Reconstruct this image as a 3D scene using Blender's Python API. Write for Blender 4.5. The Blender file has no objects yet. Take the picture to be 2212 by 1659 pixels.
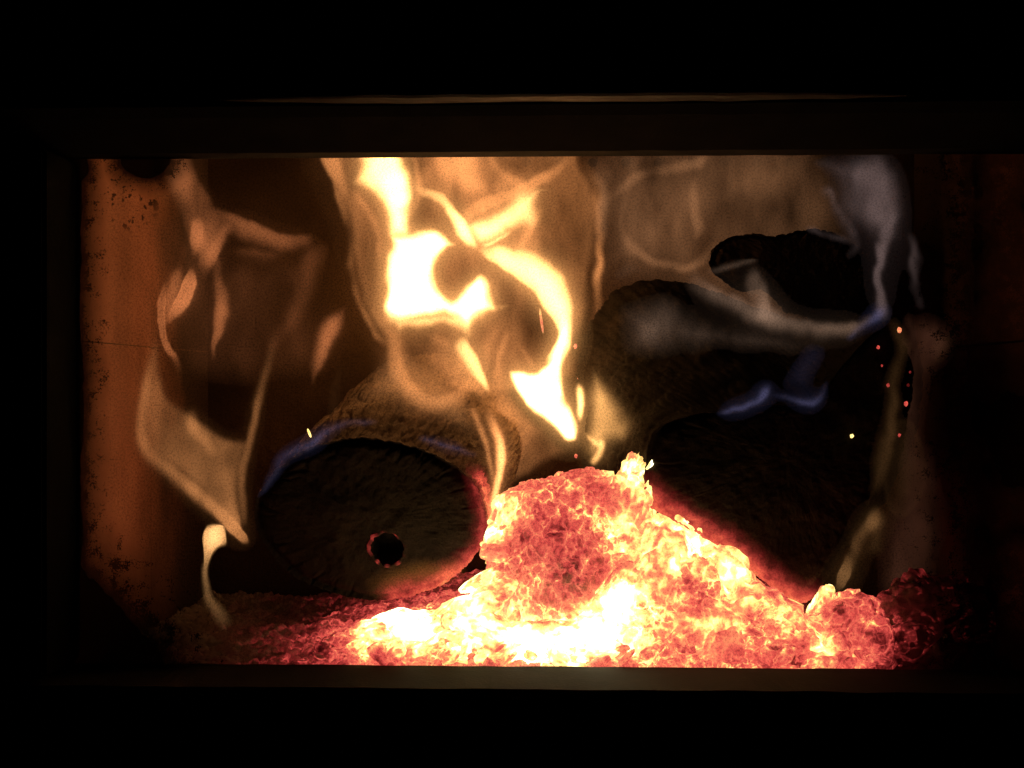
import bpy, bmesh, math, random
import numpy as np
from mathutils import Vector, noise as mnoise

random.seed(7); np.random.seed(7)
scene = bpy.context.scene
COL = scene.collection

# ------------------------------------------------------------------ camera
YAW = math.radians(2.37)
CAM = np.array([0.0310, -0.7500, 0.0])
FPX = 3318.0                                  # focal length in units of a 2212 px wide picture
cam_d = bpy.data.cameras.new('camera')
cam = bpy.data.objects.new('camera', cam_d); COL.objects.link(cam)
cam.location = CAM
cam.rotation_euler = (math.radians(90), 0, YAW)
cam_d.sensor_width = 36.0
cam_d.lens = 36.0 * FPX / 2212.0
cam_d.clip_start = 0.01; cam_d.clip_end = 50
scene.camera = cam

# ------------------------------------------------------------------ world, exposure
world = bpy.data.worlds.new('World'); scene.world = world
world.use_nodes = True
bg = world.node_tree.nodes['Background']
bg.inputs[0].default_value = (0.9, 0.95, 1.0, 1); bg.inputs[1].default_value = 0.0006   # dark room at night
vs = scene.view_settings
vs.view_transform = 'Standard'; vs.look = 'None'; vs.exposure = 0.0; vs.gamma = 1.0
vs.use_curve_mapping = False
cy = scene.cycles
cy.use_denoising = True
cy.max_bounces = 6; cy.diffuse_bounces = 3; cy.glossy_bounces = 2; cy.transmission_bounces = 2
cy.volume_bounces = 0; cy.transparent_max_bounces = 24
cy.sample_clamp_indirect = 4.0

# ------------------------------------------------------------------ helpers
def at(px, py, y):
    """World point on the plane Y = y seen at (px, py) of a 2212 x 1659 picture."""
    dx, dz = (px - 1106.0) / FPX, (829.5 - py) / FPX
    wx = dx * math.cos(YAW) - math.sin(YAW)
    wy = dx * math.sin(YAW) + math.cos(YAW)
    t = (y - CAM[1]) / wy
    return np.array([CAM[0] + wx * t, y, CAM[2] + dz * t])

def tag(o, label=None, cat=None, group=None, kind=None):
    if label: o['label'] = label
    if cat: o['category'] = cat
    if group: o['group'] = group
    if kind: o['kind'] = kind
    return o

def empty(name, loc):
    o = bpy.data.objects.new(name, None); COL.objects.link(o)
    o.location = tuple(loc); o.empty_display_size = 0.02
    return o

def mesh_obj(name, verts, faces, mat, parent=None, smooth=True, attrs=None):
    me = bpy.data.meshes.new(name)
    v = np.asarray(verts, dtype=np.float64)
    if parent is not None:
        v = v - np.array(parent.location)
        if parent.parent is not None: v = v - np.array(parent.parent.location)
        org = np.zeros(3)
    else:
        org = np.zeros(3)
    if isinstance(faces, np.ndarray):
        n = faces.shape[1]; m = len(faces)
        me.vertices.add(len(v)); me.vertices.foreach_set('co', v.astype(np.float32).ravel())
        me.loops.add(m * n); me.loops.foreach_set('vertex_index', faces.astype(np.int32).ravel())
        me.polygons.add(m); me.polygons.foreach_set('loop_start', np.arange(0, m * n, n, dtype=np.int32))
        me.update(calc_edges=True); me.validate()
    else:
        me.from_pydata([tuple(p) for p in v], [], faces); me.update()
    if smooth: me.polygons.foreach_set('use_smooth', np.ones(len(me.polygons), dtype=bool))
    if attrs:
        for k, a in attrs.items():
            at_ = me.attributes.new(k, 'FLOAT', 'POINT')
            at_.data.foreach_set('value', np.asarray(a, dtype=np.float32))
    if mat: me.materials.append(mat)
    o = bpy.data.objects.new(name, me); COL.objects.link(o)
    if parent is not None: o.parent = parent
    return o

def centre_obj(o):
    """Put a top-level mesh object's origin at its base centre."""
    me = o.data
    n = len(me.vertices); co = np.empty(n * 3, dtype=np.float32); me.vertices.foreach_get('co', co)
    co = co.reshape(-1, 3); c = (co.min(0) + co.max(0)) / 2; c[2] = co[:, 2].min()
    co -= c; me.vertices.foreach_set('co', co.ravel()); me.update()
    o.location = tuple(float(q) for q in c)
    return o

def box(name, lo, hi, mat, parent=None, bevel=0.0, jitter=0.0):
    bm = bmesh.new(); bmesh.ops.create_cube(bm, size=1.0)
    lo, hi = np.array(lo), np.array(hi); c, s = (lo + hi) / 2, hi - lo
    off = np.array(parent.location) if parent is not None else np.zeros(3)
    for v in bm.verts:
        p = np.array(v.co) * s + c - off
        v.co = Vector(p + (np.random.rand(3) - .5) * jitter)
    if bevel: bmesh.ops.bevel(bm, geom=bm.edges[:], offset=bevel, segments=2, affect='EDGES')
    me = bpy.data.meshes.new(name); bm.to_mesh(me); bm.free()
    if mat: me.materials.append(mat)
    o = bpy.data.objects.new(name, me); COL.objects.link(o)
    if parent is not None: o.parent = parent
    return o

def profile_x(name, prof, x0, x1, mat, parent, seg=60, wob=0.0, taper=False):
    """Extrude a closed (y, z) profile along X."""
    xs = np.linspace(x0, x1, seg + 1); n = len(prof)
    V = []
    for i, x in enumerate(xs):
        k = min(1.0, 4.0 * i / seg, 4.0 * (seg - i) / seg) if taper else 1.0; k = .05 + .95 * k ** .7 if taper else 1.0
        my, mz = (sum(p[0] for p in prof) / n, sum(p[1] for p in prof) / n)
        for (y, z) in prof:
            y, z = my + (y - my) * k + (1 - k) * .006, mz + (z - mz) * k
            V.append((x, y + wob * mnoise.noise(Vector((x * 60, y * 90, z * 90))), z + wob * mnoise.noise(Vector((x * 55 + 9, y * 80, z * 70)))))
    F = []
    for i in range(seg):
        for j in range(n):
            k = (j + 1) % n
            F.append((i * n + j, i * n + k, (i + 1) * n + k, (i + 1) * n + j))
    F.append(tuple(range(n))[::-1]); F.append(tuple(seg * n + j for j in range(n)))
    o = mesh_obj(name, V, F, mat, parent, smooth=False)
    bm = bmesh.new(); bm.from_mesh(o.data); bmesh.ops.recalc_face_normals(bm, faces=bm.faces); bm.to_mesh(o.data); bm.free()
    return o

# ---- numpy noise
def _h(ix, iy, iz, s):
    n = (ix * 374761393 + iy * 668265263 + iz * 2147483647 + s * 1274126177) & 0xFFFFFFFF
    n = ((n ^ (n >> 13)) * 1274126177) & 0xFFFFFFFF
    n = ((n ^ (n >> 16)) * 2246822519) & 0xFFFFFFFF
    return ((n ^ (n >> 15)) & 0xFFFFFF) / float(0xFFFFFF)

def vnoise(p, s=0):
    p = np.asarray(p, dtype=np.float64); i = np.floor(p).astype(np.int64); f = p - i
    f = f * f * f * (f * (f * 6 - 15) + 10); r = 0
    for a in (0, 1):
        for b in (0, 1):
            for c in (0, 1):
                w = (f[:, 0] if a else 1 - f[:, 0]) * (f[:, 1] if b else 1 - f[:, 1]) * (f[:, 2] if c else 1 - f[:, 2])
                r = r + w * _h(i[:, 0] + a, i[:, 1] + b, i[:, 2] + c, s)
    return r * 2 - 1

def fbm(p, s=0, o=4, g=.5):
    r = 0; a = 1; t = 0
    for k in range(o):
        r = r + a * vnoise(p * (2.0 ** k), s + k * 17); t += a; a *= g
    return r / t

def voro(p, s=0, jit=.9):
    """F1, F2-F1 and a random value of the nearest cell."""
    p = np.asarray(p, dtype=np.float64); i = np.floor(p).astype(np.int64)
    f1 = np.full(len(p), 9.); f2 = np.full(len(p), 9.); cid = np.zeros(len(p))
    for a in (-1, 0, 1):
        for b in (-1, 0, 1):
            for c in (-1, 0, 1):
                q = i + np.array([a, b, c])
                o = np.stack([_h(q[:, 0], q[:, 1], q[:, 2], s + k) for k in (1, 2, 3)], 1)
                d = np.linalg.norm(q + .5 + (o - .5) * jit - p, axis=1)
                m = d < f1
                f2 = np.where(m, f1, np.minimum(f2, d))
                cid = np.where(m, _h(q[:, 0], q[:, 1], q[:, 2], s + 9), cid)
                f1 = np.where(m, d, f1)
    return f1, f2 - f1, cid

def sstep(a, b, x):
    t = np.clip((x - a) / (b - a), 0, 1); return t * t * (3 - 2 * t)

# ------------------------------------------------------------------ materials
def newmat(name):
    m = bpy.data.materials.new(name); m.use_nodes = True; nt = m.node_tree; nt.nodes.clear()
    out = nt.nodes.new('ShaderNodeOutputMaterial'); return m, nt, out

def N(nt, kind, **kw):
    n = nt.nodes.new(kind)
    for k, v in kw.items():
        if hasattr(n, k) and not k[0].isupper(): setattr(n, k, v)
    return n

def math_n(nt, op, a, b=None, clamp=False):
    n = nt.nodes.new('ShaderNodeMath'); n.operation = op; n.use_clamp = clamp
    for i, v in enumerate((a, b)):
        if v is None: continue
        if isinstance(v, (int, float)): n.inputs[i].default_value = v
        else: nt.links.new(v, n.inputs[i])
    return n.outputs[0]

def ramp(nt, fac, stops, interp='LINEAR'):
    n = nt.nodes.new('ShaderNodeValToRGB'); cr = n.color_ramp; cr.interpolation = interp
    while len(cr.elements) < len(stops): cr.elements.new(.5)
    for e, (p, c) in zip(cr.elements, stops):
        e.position = p; e.color = (c[0], c[1], c[2], 1)
    nt.links.new(fac, n.inputs[0]); return n

def rough_mat(name, c1, c2, scale, rough=.8, bump=.3, bscale=None, spec=.3, dist=.002, stretch=(1, 1, 1)):
    m, nt, out = newmat(name)
    b = nt.nodes.new('ShaderNodeBsdfPrincipled'); tc = nt.nodes.new('ShaderNodeTexCoord')
    mp = nt.nodes.new('ShaderNodeMapping'); mp.inputs['Scale'].default_value = stretch
    nt.links.new(tc.outputs['Object'], mp.inputs[0])
    n1 = nt.nodes.new('ShaderNodeTexNoise'); n1.inputs['Scale'].default_value = scale; n1.inputs['Detail'].default_value = 6
    nt.links.new(mp.outputs[0], n1.inputs['Vector'])
    r = ramp(nt, n1.outputs[0], [(.3, c1), (.7, c2)])
    nt.links.new(r.outputs[0], b.inputs['Base Color'])
    b.inputs['Roughness'].default_value = rough; b.inputs['Specular IOR Level'].default_value = spec
    n2 = nt.nodes.new('ShaderNodeTexNoise'); n2.inputs['Scale'].default_value = bscale or scale * 4; n2.inputs['Detail'].default_value = 8
    nt.links.new(mp.outputs[0], n2.inputs['Vector'])
    bp = nt.nodes.new('ShaderNodeBump'); bp.inputs['Strength'].default_value = bump; bp.inputs['Distance'].default_value = dist
    nt.links.new(n2.outputs[0], bp.inputs['Height']); nt.links.new(bp.outputs[0], b.inputs['Normal'])
    nt.links.new(b.outputs[0], out.inputs[0]); return m

M = {}
M['iron'] = rough_mat('black_cast_iron', (.008, .007, .007), (.016, .014, .013), 60, .9, .25, 900, .08, .0006)
M['rail'] = rough_mat('worn_black_steel', (.010, .006, .0036), (.020, .012, .0072), 70, .85, .3, 500, .12, .0008)
M['lip'] = rough_mat('rubbed_steel_edge', (.03, .026, .022), (.09, .075, .06), 45, .5, .2, 600, .4, .0005)
M['brick'] = rough_mat('sooted_firebrick', (.24, .12, .068), (.40, .20, .115), 30, .95, .5, 420, .1, .0015)
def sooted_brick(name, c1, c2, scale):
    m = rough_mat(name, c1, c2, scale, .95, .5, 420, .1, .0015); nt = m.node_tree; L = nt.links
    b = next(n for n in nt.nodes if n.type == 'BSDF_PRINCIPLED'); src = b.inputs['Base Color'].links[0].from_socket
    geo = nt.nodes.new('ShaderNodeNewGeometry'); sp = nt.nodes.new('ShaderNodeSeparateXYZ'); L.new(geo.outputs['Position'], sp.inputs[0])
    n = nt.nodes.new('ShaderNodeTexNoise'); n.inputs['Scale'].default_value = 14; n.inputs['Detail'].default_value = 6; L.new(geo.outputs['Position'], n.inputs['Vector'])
    f = math_n(nt, 'ADD', math_n(nt, 'DIVIDE', math_n(nt, 'SUBTRACT', sp.outputs[1], .075), .16), math_n(nt, 'MULTIPLY', math_n(nt, 'SUBTRACT', n.outputs[0], .5), 1.1), True)  # bricks darken towards the back, the fire's fading glow put into their colour
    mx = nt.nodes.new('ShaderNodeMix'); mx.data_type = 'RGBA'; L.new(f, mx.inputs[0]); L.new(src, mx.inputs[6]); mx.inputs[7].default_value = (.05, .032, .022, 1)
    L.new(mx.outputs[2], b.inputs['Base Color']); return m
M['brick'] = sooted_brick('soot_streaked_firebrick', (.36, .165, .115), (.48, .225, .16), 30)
M['mortar'] = rough_mat('firebrick_joint', (.11, .06, .036), (.15, .085, .05), 80, .95, .3, 500, .1)
M['back'] = rough_mat('sooty_back_plate', (.014, .009, .006), (.075, .046, .027), 9, .95, .4, 260, .1, .002)
M['ash'] = rough_mat('grey_ash', (.12, .10, .09), (.30, .26, .23), 90, 1, .6, 600, .1, .002)
M['char'] = rough_mat('charred_wood', (.007, .006, .005), (.018, .014, .011), 60, .95, .35, 500, .08, .0010)
M['charside'] = rough_mat('charred_log_side', (.05, .034, .025), (.14, .098, .070), 60, .95, .3, 500, .1, .0010, (1, .25, 1))
M['cut'] = rough_mat('charred_cut_end', (.015, .010, .0078), (.032, .0215, .0155), 45, .95, .5, 500, .15, .001)
M['hole'] = rough_mat('deep_soot', (.003, .003, .003), (.006, .005, .005), 80, 1, .1, 300, .05)

def ember_mat():
    m, nt, out = newmat('glowing_ember'); L = nt.links
    tc = nt.nodes.new('ShaderNodeTexCoord'); at_ = nt.nodes.new('ShaderNodeAttribute'); at_.attribute_name = 'glow_level'
    geo = nt.nodes.new('ShaderNodeNewGeometry')
    pos = geo.outputs['Position']
    nz = nt.nodes.new('ShaderNodeTexNoise'); nz.inputs['Scale'].default_value = 130; nz.inputs['Detail'].default_value = 5
    L.new(pos, nz.inputs['Vector'])
    mix = nt.nodes.new('ShaderNodeVectorMath'); mix.operation = 'MULTIPLY_ADD'
    L.new(nz.outputs['Color'], mix.inputs[0]); mix.inputs[1].default_value = (.014,) * 3; L.new(pos, mix.inputs[2])
    def vor(sc):
        v = nt.nodes.new('ShaderNodeTexVoronoi'); v.feature = 'DISTANCE_TO_EDGE'; v.inputs['Scale'].default_value = sc
        L.new(mix.outputs[0], v.inputs['Vector']); return v.outputs['Distance']
    fil = math_n(nt, 'SUBTRACT', 1.0, math_n(nt, 'DIVIDE', vor(95), .10), True)     # 1 on the seams between char cells
    fil2 = math_n(nt, 'SUBTRACT', 1.0, math_n(nt, 'DIVIDE', vor(260), .14), True)
    n1 = nt.nodes.new('ShaderNodeTexNoise'); n1.inputs['Scale'].default_value = 36; n1.inputs['Detail'].default_value = 5
    n2 = nt.nodes.new('ShaderNodeTexNoise'); n2.inputs['Scale'].default_value = 300; n2.inputs['Detail'].default_value = 4
    L.new(pos, n1.inputs['Vector']); L.new(pos, n2.inputs['Vector'])
    n3 = nt.nodes.new('ShaderNodeTexNoise'); n3.inputs['Scale'].default_value = 70; n3.inputs['Detail'].default_value = 3; L.new(pos, n3.inputs['Vector'])
    at0 = at_.outputs['Fac']
    mid = math_n(nt, 'MULTIPLY', math_n(nt, 'MULTIPLY', math_n(nt, 'SUBTRACT', .74, at0, True), 1.6), math_n(nt, 'MULTIPLY', at0, 2.2, True))    # pale seams show on the red crust, not on the yellow heat
    pat = math_n(nt, 'MULTIPLY', math_n(nt, 'MULTIPLY', fil, n3.outputs[0]), mid)
    pat = math_n(nt, 'ADD', pat, math_n(nt, 'MULTIPLY', math_n(nt, 'MULTIPLY', math_n(nt, 'MULTIPLY', fil2, n3.outputs[0]), mid), .5))
    pat = math_n(nt, 'ADD', pat, math_n(nt, 'MULTIPLY', math_n(nt, 'SUBTRACT', n1.outputs[0], .53), .95))
    pat = math_n(nt, 'ADD', pat, math_n(nt, 'MULTIPLY', math_n(nt, 'SUBTRACT', n2.outputs[0], .5), .30))
    vs_ = nt.nodes.new('ShaderNodeTexVoronoi'); vs_.inputs['Scale'].default_value = 105; L.new(mix.outputs[0], vs_.inputs['Vector'])
    pit = math_n(nt, 'MULTIPLY', math_n(nt, 'SUBTRACT', math_n(nt, 'SUBTRACT', math_n(nt, 'MULTIPLY', n3.outputs[0], .9), .05), vs_.outputs['Distance']), 6.0, True)   # cooler hollows
    pat = math_n(nt, 'SUBTRACT', pat, math_n(nt, 'MULTIPLY', pit, .07))
    amp = math_n(nt, 'ADD', .06, math_n(nt, 'MULTIPLY', at0, 1.5), True)     # cold coals vary less
    h = math_n(nt, 'ADD', at0, math_n(nt, 'MULTIPLY', pat, amp), True)
    r = ramp(nt, h, [(0, (0, 0, 0)), (.14, (.012, .0008, .0009)), (.28, (.17, .012, .012)), (.42, (.72, .074, .064)),
                     (.55, (1.0, .165, .105)), (.65, (1.2, .36, .15)), (.73, (1.7, 1.0, .27)), (.84, (2.4, 1.9, .62)), (1, (5., 4.4, 2.6))])
    b = nt.nodes.new('ShaderNodeBsdfPrincipled')
    b.inputs['Base Color'].default_value = (.20, .16, .14, 1); b.inputs['Roughness'].default_value = .95
    b.inputs['Specular IOR Level'].default_value = .1
    L.new(r.outputs[0], b.inputs['Emission Color']); b.inputs['Emission Strength'].default_value = 1.0
    bp = nt.nodes.new('ShaderNodeBump'); bp.inputs['Strength'].default_value = .3; bp.inputs['Distance'].default_value = .001
    L.new(n2.outputs[0], bp.inputs['Height']); L.new(bp.outputs[0], b.inputs['Normal'])
    L.new(b.outputs[0], out.inputs[0]); return m
M['ember'] = ember_mat(); M['ember'].cycles.emission_sampling = 'NONE'

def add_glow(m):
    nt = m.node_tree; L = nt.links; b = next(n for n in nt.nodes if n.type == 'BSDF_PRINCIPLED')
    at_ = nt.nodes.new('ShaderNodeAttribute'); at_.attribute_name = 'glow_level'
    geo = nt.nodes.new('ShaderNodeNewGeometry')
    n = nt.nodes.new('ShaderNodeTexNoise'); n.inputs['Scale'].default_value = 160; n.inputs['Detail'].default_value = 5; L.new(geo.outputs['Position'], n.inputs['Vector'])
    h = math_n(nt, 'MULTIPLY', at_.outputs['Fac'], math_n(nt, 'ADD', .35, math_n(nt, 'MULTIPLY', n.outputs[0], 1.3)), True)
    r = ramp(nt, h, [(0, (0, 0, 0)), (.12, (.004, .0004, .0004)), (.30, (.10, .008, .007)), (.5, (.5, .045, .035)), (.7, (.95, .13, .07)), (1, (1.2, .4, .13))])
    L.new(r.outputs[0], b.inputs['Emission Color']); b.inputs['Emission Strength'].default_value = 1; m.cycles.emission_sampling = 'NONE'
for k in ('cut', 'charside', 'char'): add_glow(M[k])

def flame_mat(name, col, S):
    m, nt, out = newmat(name)
    e = nt.nodes.new('ShaderNodeEmission'); e.inputs[0].default_value = (*col, 1); e.inputs[1].default_value = S
    nt.links.new(e.outputs[0], out.inputs['Volume'])
    return m

# ------------------------------------------------------------------ stove door, glass, firebox
XL, XR = at(158, 830, 0)[0], at(2330, 830, 0)[0]
ZT, ZB = at(1106, 331, 0)[2], at(1106, 1449, 0)[2]
door = empty('stove_door', ((XL + XR) / 2, -.02, ZB - .1))
tag(door, 'black cast iron wood stove door framing the sooty window', 'stove door')
zl = at(1106, 205, -.05)[2]
profile_x('top_rail', [(0, ZT), (-.006, ZT), (-.036, ZT + .012), (-.042, zl - .003), (-.042, ZT + .16), (.012, ZT + .16), (.012, ZT)], XL - .12, XR + .12, M['iron'], door, 80, .0003)
ridge = [(-.0445 + .0075 * math.cos(a), zl + .0022 * math.sin(a)) for a in np.linspace(0, 2 * math.pi, 12, endpoint=False)]
profile_x('rail_lip', ridge, at(400, 205, -.0445)[0], at(2040, 205, -.0445)[0], M['lip'], door, 120, .0005, True)  # ends thinned so the lit line on the lip fades out
profile_x('bottom_rail', [(0, ZB), (-.043, ZB - .0004), (-.0465, ZB - .004), (-.0465, ZB - .16), (.012, ZB - .16), (.012, ZB)], XL - .12, XR + .12, M['rail'], door, 140, .0005)
box('left_stile', (XL - .2, -.040, ZB + .0015), (XL, .012, ZT - .0015), M['hole'], door, .002)
box('right_stile', (XR, -.040, ZB + .0015), (XR + .2, .012, ZT - .0015), M['iron'], door, .002)

def soot_glass():
    m, nt, out = newmat('soot_stained_glass'); L = nt.links
    tc = nt.nodes.new('ShaderNodeNewGeometry'); sp = nt.nodes.new('ShaderNodeSeparateXYZ'); L.new(tc.outputs['Position'], sp.inputs[0])
    X, Z = sp.outputs[0], sp.outputs[2]
    def noise(sc, det=5, rough=.6):
        n = nt.nodes.new('ShaderNodeTexNoise'); n.inputs['Scale'].default_value = sc; n.inputs['Detail'].default_value = det
        n.inputs['Roughness'].default_value = rough
        L.new(tc.outputs['Position'], n.inputs['Vector']); return math_n(nt, 'SUBTRACT', n.outputs[0], .5)
    big, mid, fine = noise(22), noise(150, 4), noise(1000, 3, .75)
    def lin(v, a, b):     # 0 at a, 1 at b
        return math_n(nt, 'DIVIDE', math_n(nt, 'SUBTRACT', v, a), b - a)
    def spot(cx, cz, rx, rz):
        dx = math_n(nt, 'DIVIDE', math_n(nt, 'SUBTRACT', X, cx), rx); dz = math_n(nt, 'DIVIDE', math_n(nt, 'SUBTRACT', Z, cz), rz)
        d = math_n(nt, 'SQRT', math_n(nt, 'ADD', math_n(nt, 'MULTIPLY', dx, dx), math_n(nt, 'MULTIPLY', dz, dz)))
        return math_n(nt, 'SUBTRACT', 1.0, d)
    g = lambda x, y: at(x, y, .006)
    left = lin(X, g(245, 800)[0], g(178, 800)[0])
    # the corner line runs from the left edge down to the bottom rail
    p0, p1 = g(180, 980), g(560, 1460)
    nx, nz = (p1[2] - p0[2]), -(p1[0] - p0[0]); l = math.hypot(nx, nz); nx, nz = -nx / l, -nz / l
    if (g(160, 1440)[0] - p0[0]) * nx + (g(160, 1440)[2] - p0[2]) * nz < 0: nx, nz = -nx, -nz
    corner = math_n(nt, 'ADD', math_n(nt, 'MULTIPLY', math_n(nt, 'SUBTRACT', X, p0[0]), nx), math_n(nt, 'MULTIPLY', math_n(nt, 'SUBTRACT', Z, p0[2]), nz))
    corner = math_n(nt, 'MINIMUM', math_n(nt, 'DIVIDE', corner, .034), 1.25)
    right = lin(X, g(1940, 800)[0], g(2110, 800)[0])
    c1 = g(312, 345); tl = math_n(nt, 'MULTIPLY', spot(c1[0], c1[2], .027, .020), 1.9)
    c2 = g(175, 360); tl2 = math_n(nt, 'MULTIPLY', spot(c2[0], c2[2], .016, .028), 1.3)
    d = math_n(nt, 'MAXIMUM', math_n(nt, 'MAXIMUM', left, corner), math_n(nt, 'MAXIMUM', math_n(nt, 'MINIMUM', right, .98), math_n(nt, 'MAXIMUM', tl, tl2)))
    d = math_n(nt, 'ADD', d, math_n(nt, 'MULTIPLY', big, .7))
    soft = math_n(nt, 'MULTIPLY', d, .95, True)
    grain = math_n(nt, 'ADD', d, math_n(nt, 'ADD', math_n(nt, 'MULTIPLY', mid, 2.2), math_n(nt, 'MULTIPLY', fine, 2.4)))
    grain = math_n(nt, 'MULTIPLY', math_n(nt, 'SUBTRACT', grain, .38), 2.0, True)
    # speckled patch in the top left corner and a thin film of fine specks everywhere
    c3 = g(278, 410); sp3 = math_n(nt, 'MULTIPLY', spot(c3[0], c3[2], .020, .024), 3.0, True)
    v = nt.nodes.new('ShaderNodeTexVoronoi'); v.inputs['Scale'].default_value = 260
    wv = nt.nodes.new('ShaderNodeTexNoise'); wv.inputs['Scale'].default_value = 420; wv.inputs['Detail'].default_value = 2; L.new(tc.outputs['Position'], wv.inputs['Vector'])
    wm = nt.nodes.new('ShaderNodeVectorMath'); wm.operation = 'MULTIPLY_ADD'; L.new(wv.outputs['Color'], wm.inputs[0]); wm.inputs[1].default_value = (.006,) * 3; L.new(tc.outputs['Position'], wm.inputs[2])
    L.new(wm.outputs[0], v.inputs['Vector'])
    dots = math_n(nt, 'MULTIPLY', math_n(nt, 'SUBTRACT', math_n(nt, 'ADD', .36, math_n(nt, 'MULTIPLY', mid, .9)), v.outputs['Distance']), 7.0, True)
    dots = math_n(nt, 'MULTIPLY', dots, math_n(nt, 'MULTIPLY', sp3, .8))
    film = math_n(nt, 'ADD', .10, math_n(nt, 'MULTIPLY', fine, 1.7), True)
    a = math_n(nt, 'MAXIMUM', math_n(nt, 'MAXIMUM', soft, math_n(nt, 'MULTIPLY', grain, .93)), math_n(nt, 'MAXIMUM', dots, film))
    a = math_n(nt, 'MINIMUM', a, .985)
    tr = nt.nodes.new('ShaderNodeBsdfTransparent'); df = nt.nodes.new('ShaderNodeBsdfDiffuse')
    df.inputs[0].default_value = (.012, .009, .008, 1)
    mx = nt.nodes.new('ShaderNodeMixShader'); L.new(a, mx.inputs[0]); L.new(tr.outputs[0], mx.inputs[1]); L.new(df.outputs[0], mx.inputs[2])
    L.new(mx.outputs[0], out.inputs[0]); return m
M['glass'] = soot_glass()
gm, gnt, gout = newmat('clear_ceramic_glass'); gt = gnt.nodes.new('ShaderNodeBsdfTransparent'); gt.inputs[0].default_value = (.985, .98, .97, 1); gnt.links.new(gt.outputs[0], gout.inputs[0])
x0, x1, z0, z1 = XL - .008, XR + .008, ZB - .008, ZT + .008
gl = mesh_obj('glass_pane', [(x, y, z) for y in (.002, .006) for x, z in ((x0, z0), (x1, z0), (x1, z1), (x0, z1))], [(0, 1, 2, 3), (7, 6, 5, 4), (0, 4, 5, 1), (1, 5, 6, 2), (2, 6, 7, 3), (3, 7, 4, 0)], M['glass'], door, False)
gl.data.materials.append(gm)
for k, p in enumerate(gl.data.polygons): p.material_index = 0 if k == 1 else 1        # the soot sits on the inner face
tag(gl, 'ceramic window pane stained with black soot at its edges')

FB_Y = .305
FLOOR = ZB - .03
CEIL = .205
XLW, XRW = XL - .006, XR - .012
fl = box('firebox_floor', (XLW - .04, .014, FLOOR - .02), (XRW + .04, FB_Y + .03, FLOOR), M['mortar']); tag(fl, 'firebrick floor of the firebox under the embers', kind='structure')
ce = box('firebox_ceiling', (XLW - .04, .014, CEIL), (XRW + .04, FB_Y + .03, CEIL + .02), M['back']); tag(ce, 'sooty steel baffle over the fire', kind='structure')
wl = box('wall_left', (XLW - .035, .0155, FLOOR + .0005), (XLW - .0007, FB_Y, CEIL - .0005), M['mortar']); tag(wl, 'left firebox wall lined with firebricks', kind='structure')
wr = box('wall_right', (XRW + .003, .0155, FLOOR + .0005), (XRW + .035, FB_Y, CEIL - .0005), M['mortar']); tag(wr, 'right firebox wall lined with firebricks', kind='structure')
wb = box('wall_back', (XLW - .034, FB_Y + .001, FLOOR + .0006), (XRW + .034, FB_Y + .026, CEIL - .0006), M['back']); tag(wb, 'sooty steel back plate with a row of air holes', kind='structure')
zj = at(250, 742, .08)[2]
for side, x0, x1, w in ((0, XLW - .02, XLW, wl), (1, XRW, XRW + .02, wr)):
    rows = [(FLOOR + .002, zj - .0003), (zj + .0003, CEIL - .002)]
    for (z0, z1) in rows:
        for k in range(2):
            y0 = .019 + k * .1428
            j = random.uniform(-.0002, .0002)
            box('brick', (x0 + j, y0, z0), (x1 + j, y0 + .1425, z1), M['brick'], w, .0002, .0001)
for k, px in enumerate([1138, 1209, 1280, 1351, 1422, 1493, 1563, 1634, 1705, 1776, 1847]):
    c = at(px, 352, FB_Y)
    bm = bmesh.new()
    bmesh.ops.create_cone(bm, cap_ends=True, segments=20, radius1=.0027, radius2=.0031, depth=.003)
    bmesh.ops.rotate(bm, verts=bm.verts, matrix=__import__('mathutils').Matrix.Rotation(math.pi / 2, 3, 'X'))
    bmesh.ops.translate(bm, verts=bm.verts, vec=Vector((c[0], FB_Y + .0006, c[2])))
    me = bpy.data.meshes.new('air_hole'); bm.to_mesh(me); bm.free(); me.materials.append(M['hole'])  # near-black plug, the dark inside each hole put into its colour
    o = bpy.data.objects.new('air_hole', me); COL.objects.link(o); o.parent = wb

# ------------------------------------------------------------------ logs
def catmull(P, n=16, closed=False):
    P = np.asarray(P, dtype=np.float64); m = len(P); out = []
    segs = m if closed else m - 1
    for i in range(segs):
        if closed: p0, p1, p2, p3 = P[(i - 1) % m], P[i], P[(i + 1) % m], P[(i + 2) % m]
        else: p0, p1, p2, p3 = P[max(i - 1, 0)], P[i], P[i + 1], P[min(i + 2, m - 1)]
        t = np.linspace(0, 1, n, endpoint=False)[:, None]
        out.append(.5 * ((2 * p1) + (-p0 + p2) * t + (2 * p0 - 5 * p1 + 4 * p2 - p3) * t ** 2 + (-p0 + 3 * p1 - 3 * p2 + p3) * t ** 3))
    out = np.concatenate(out)
    if not closed: out = np.vstack([out, P[-1]])
    return out

def resample(P, n):
    Q = np.vstack([P, P[:1]]); d = np.r_[0, np.cumsum(np.linalg.norm(np.diff(Q, axis=0), axis=1))]
    t = np.linspace(0, d[-1], n, endpoint=False)
    return np.stack([np.interp(t, d, Q[:, k]) for k in range(P.shape[1])], 1)

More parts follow.
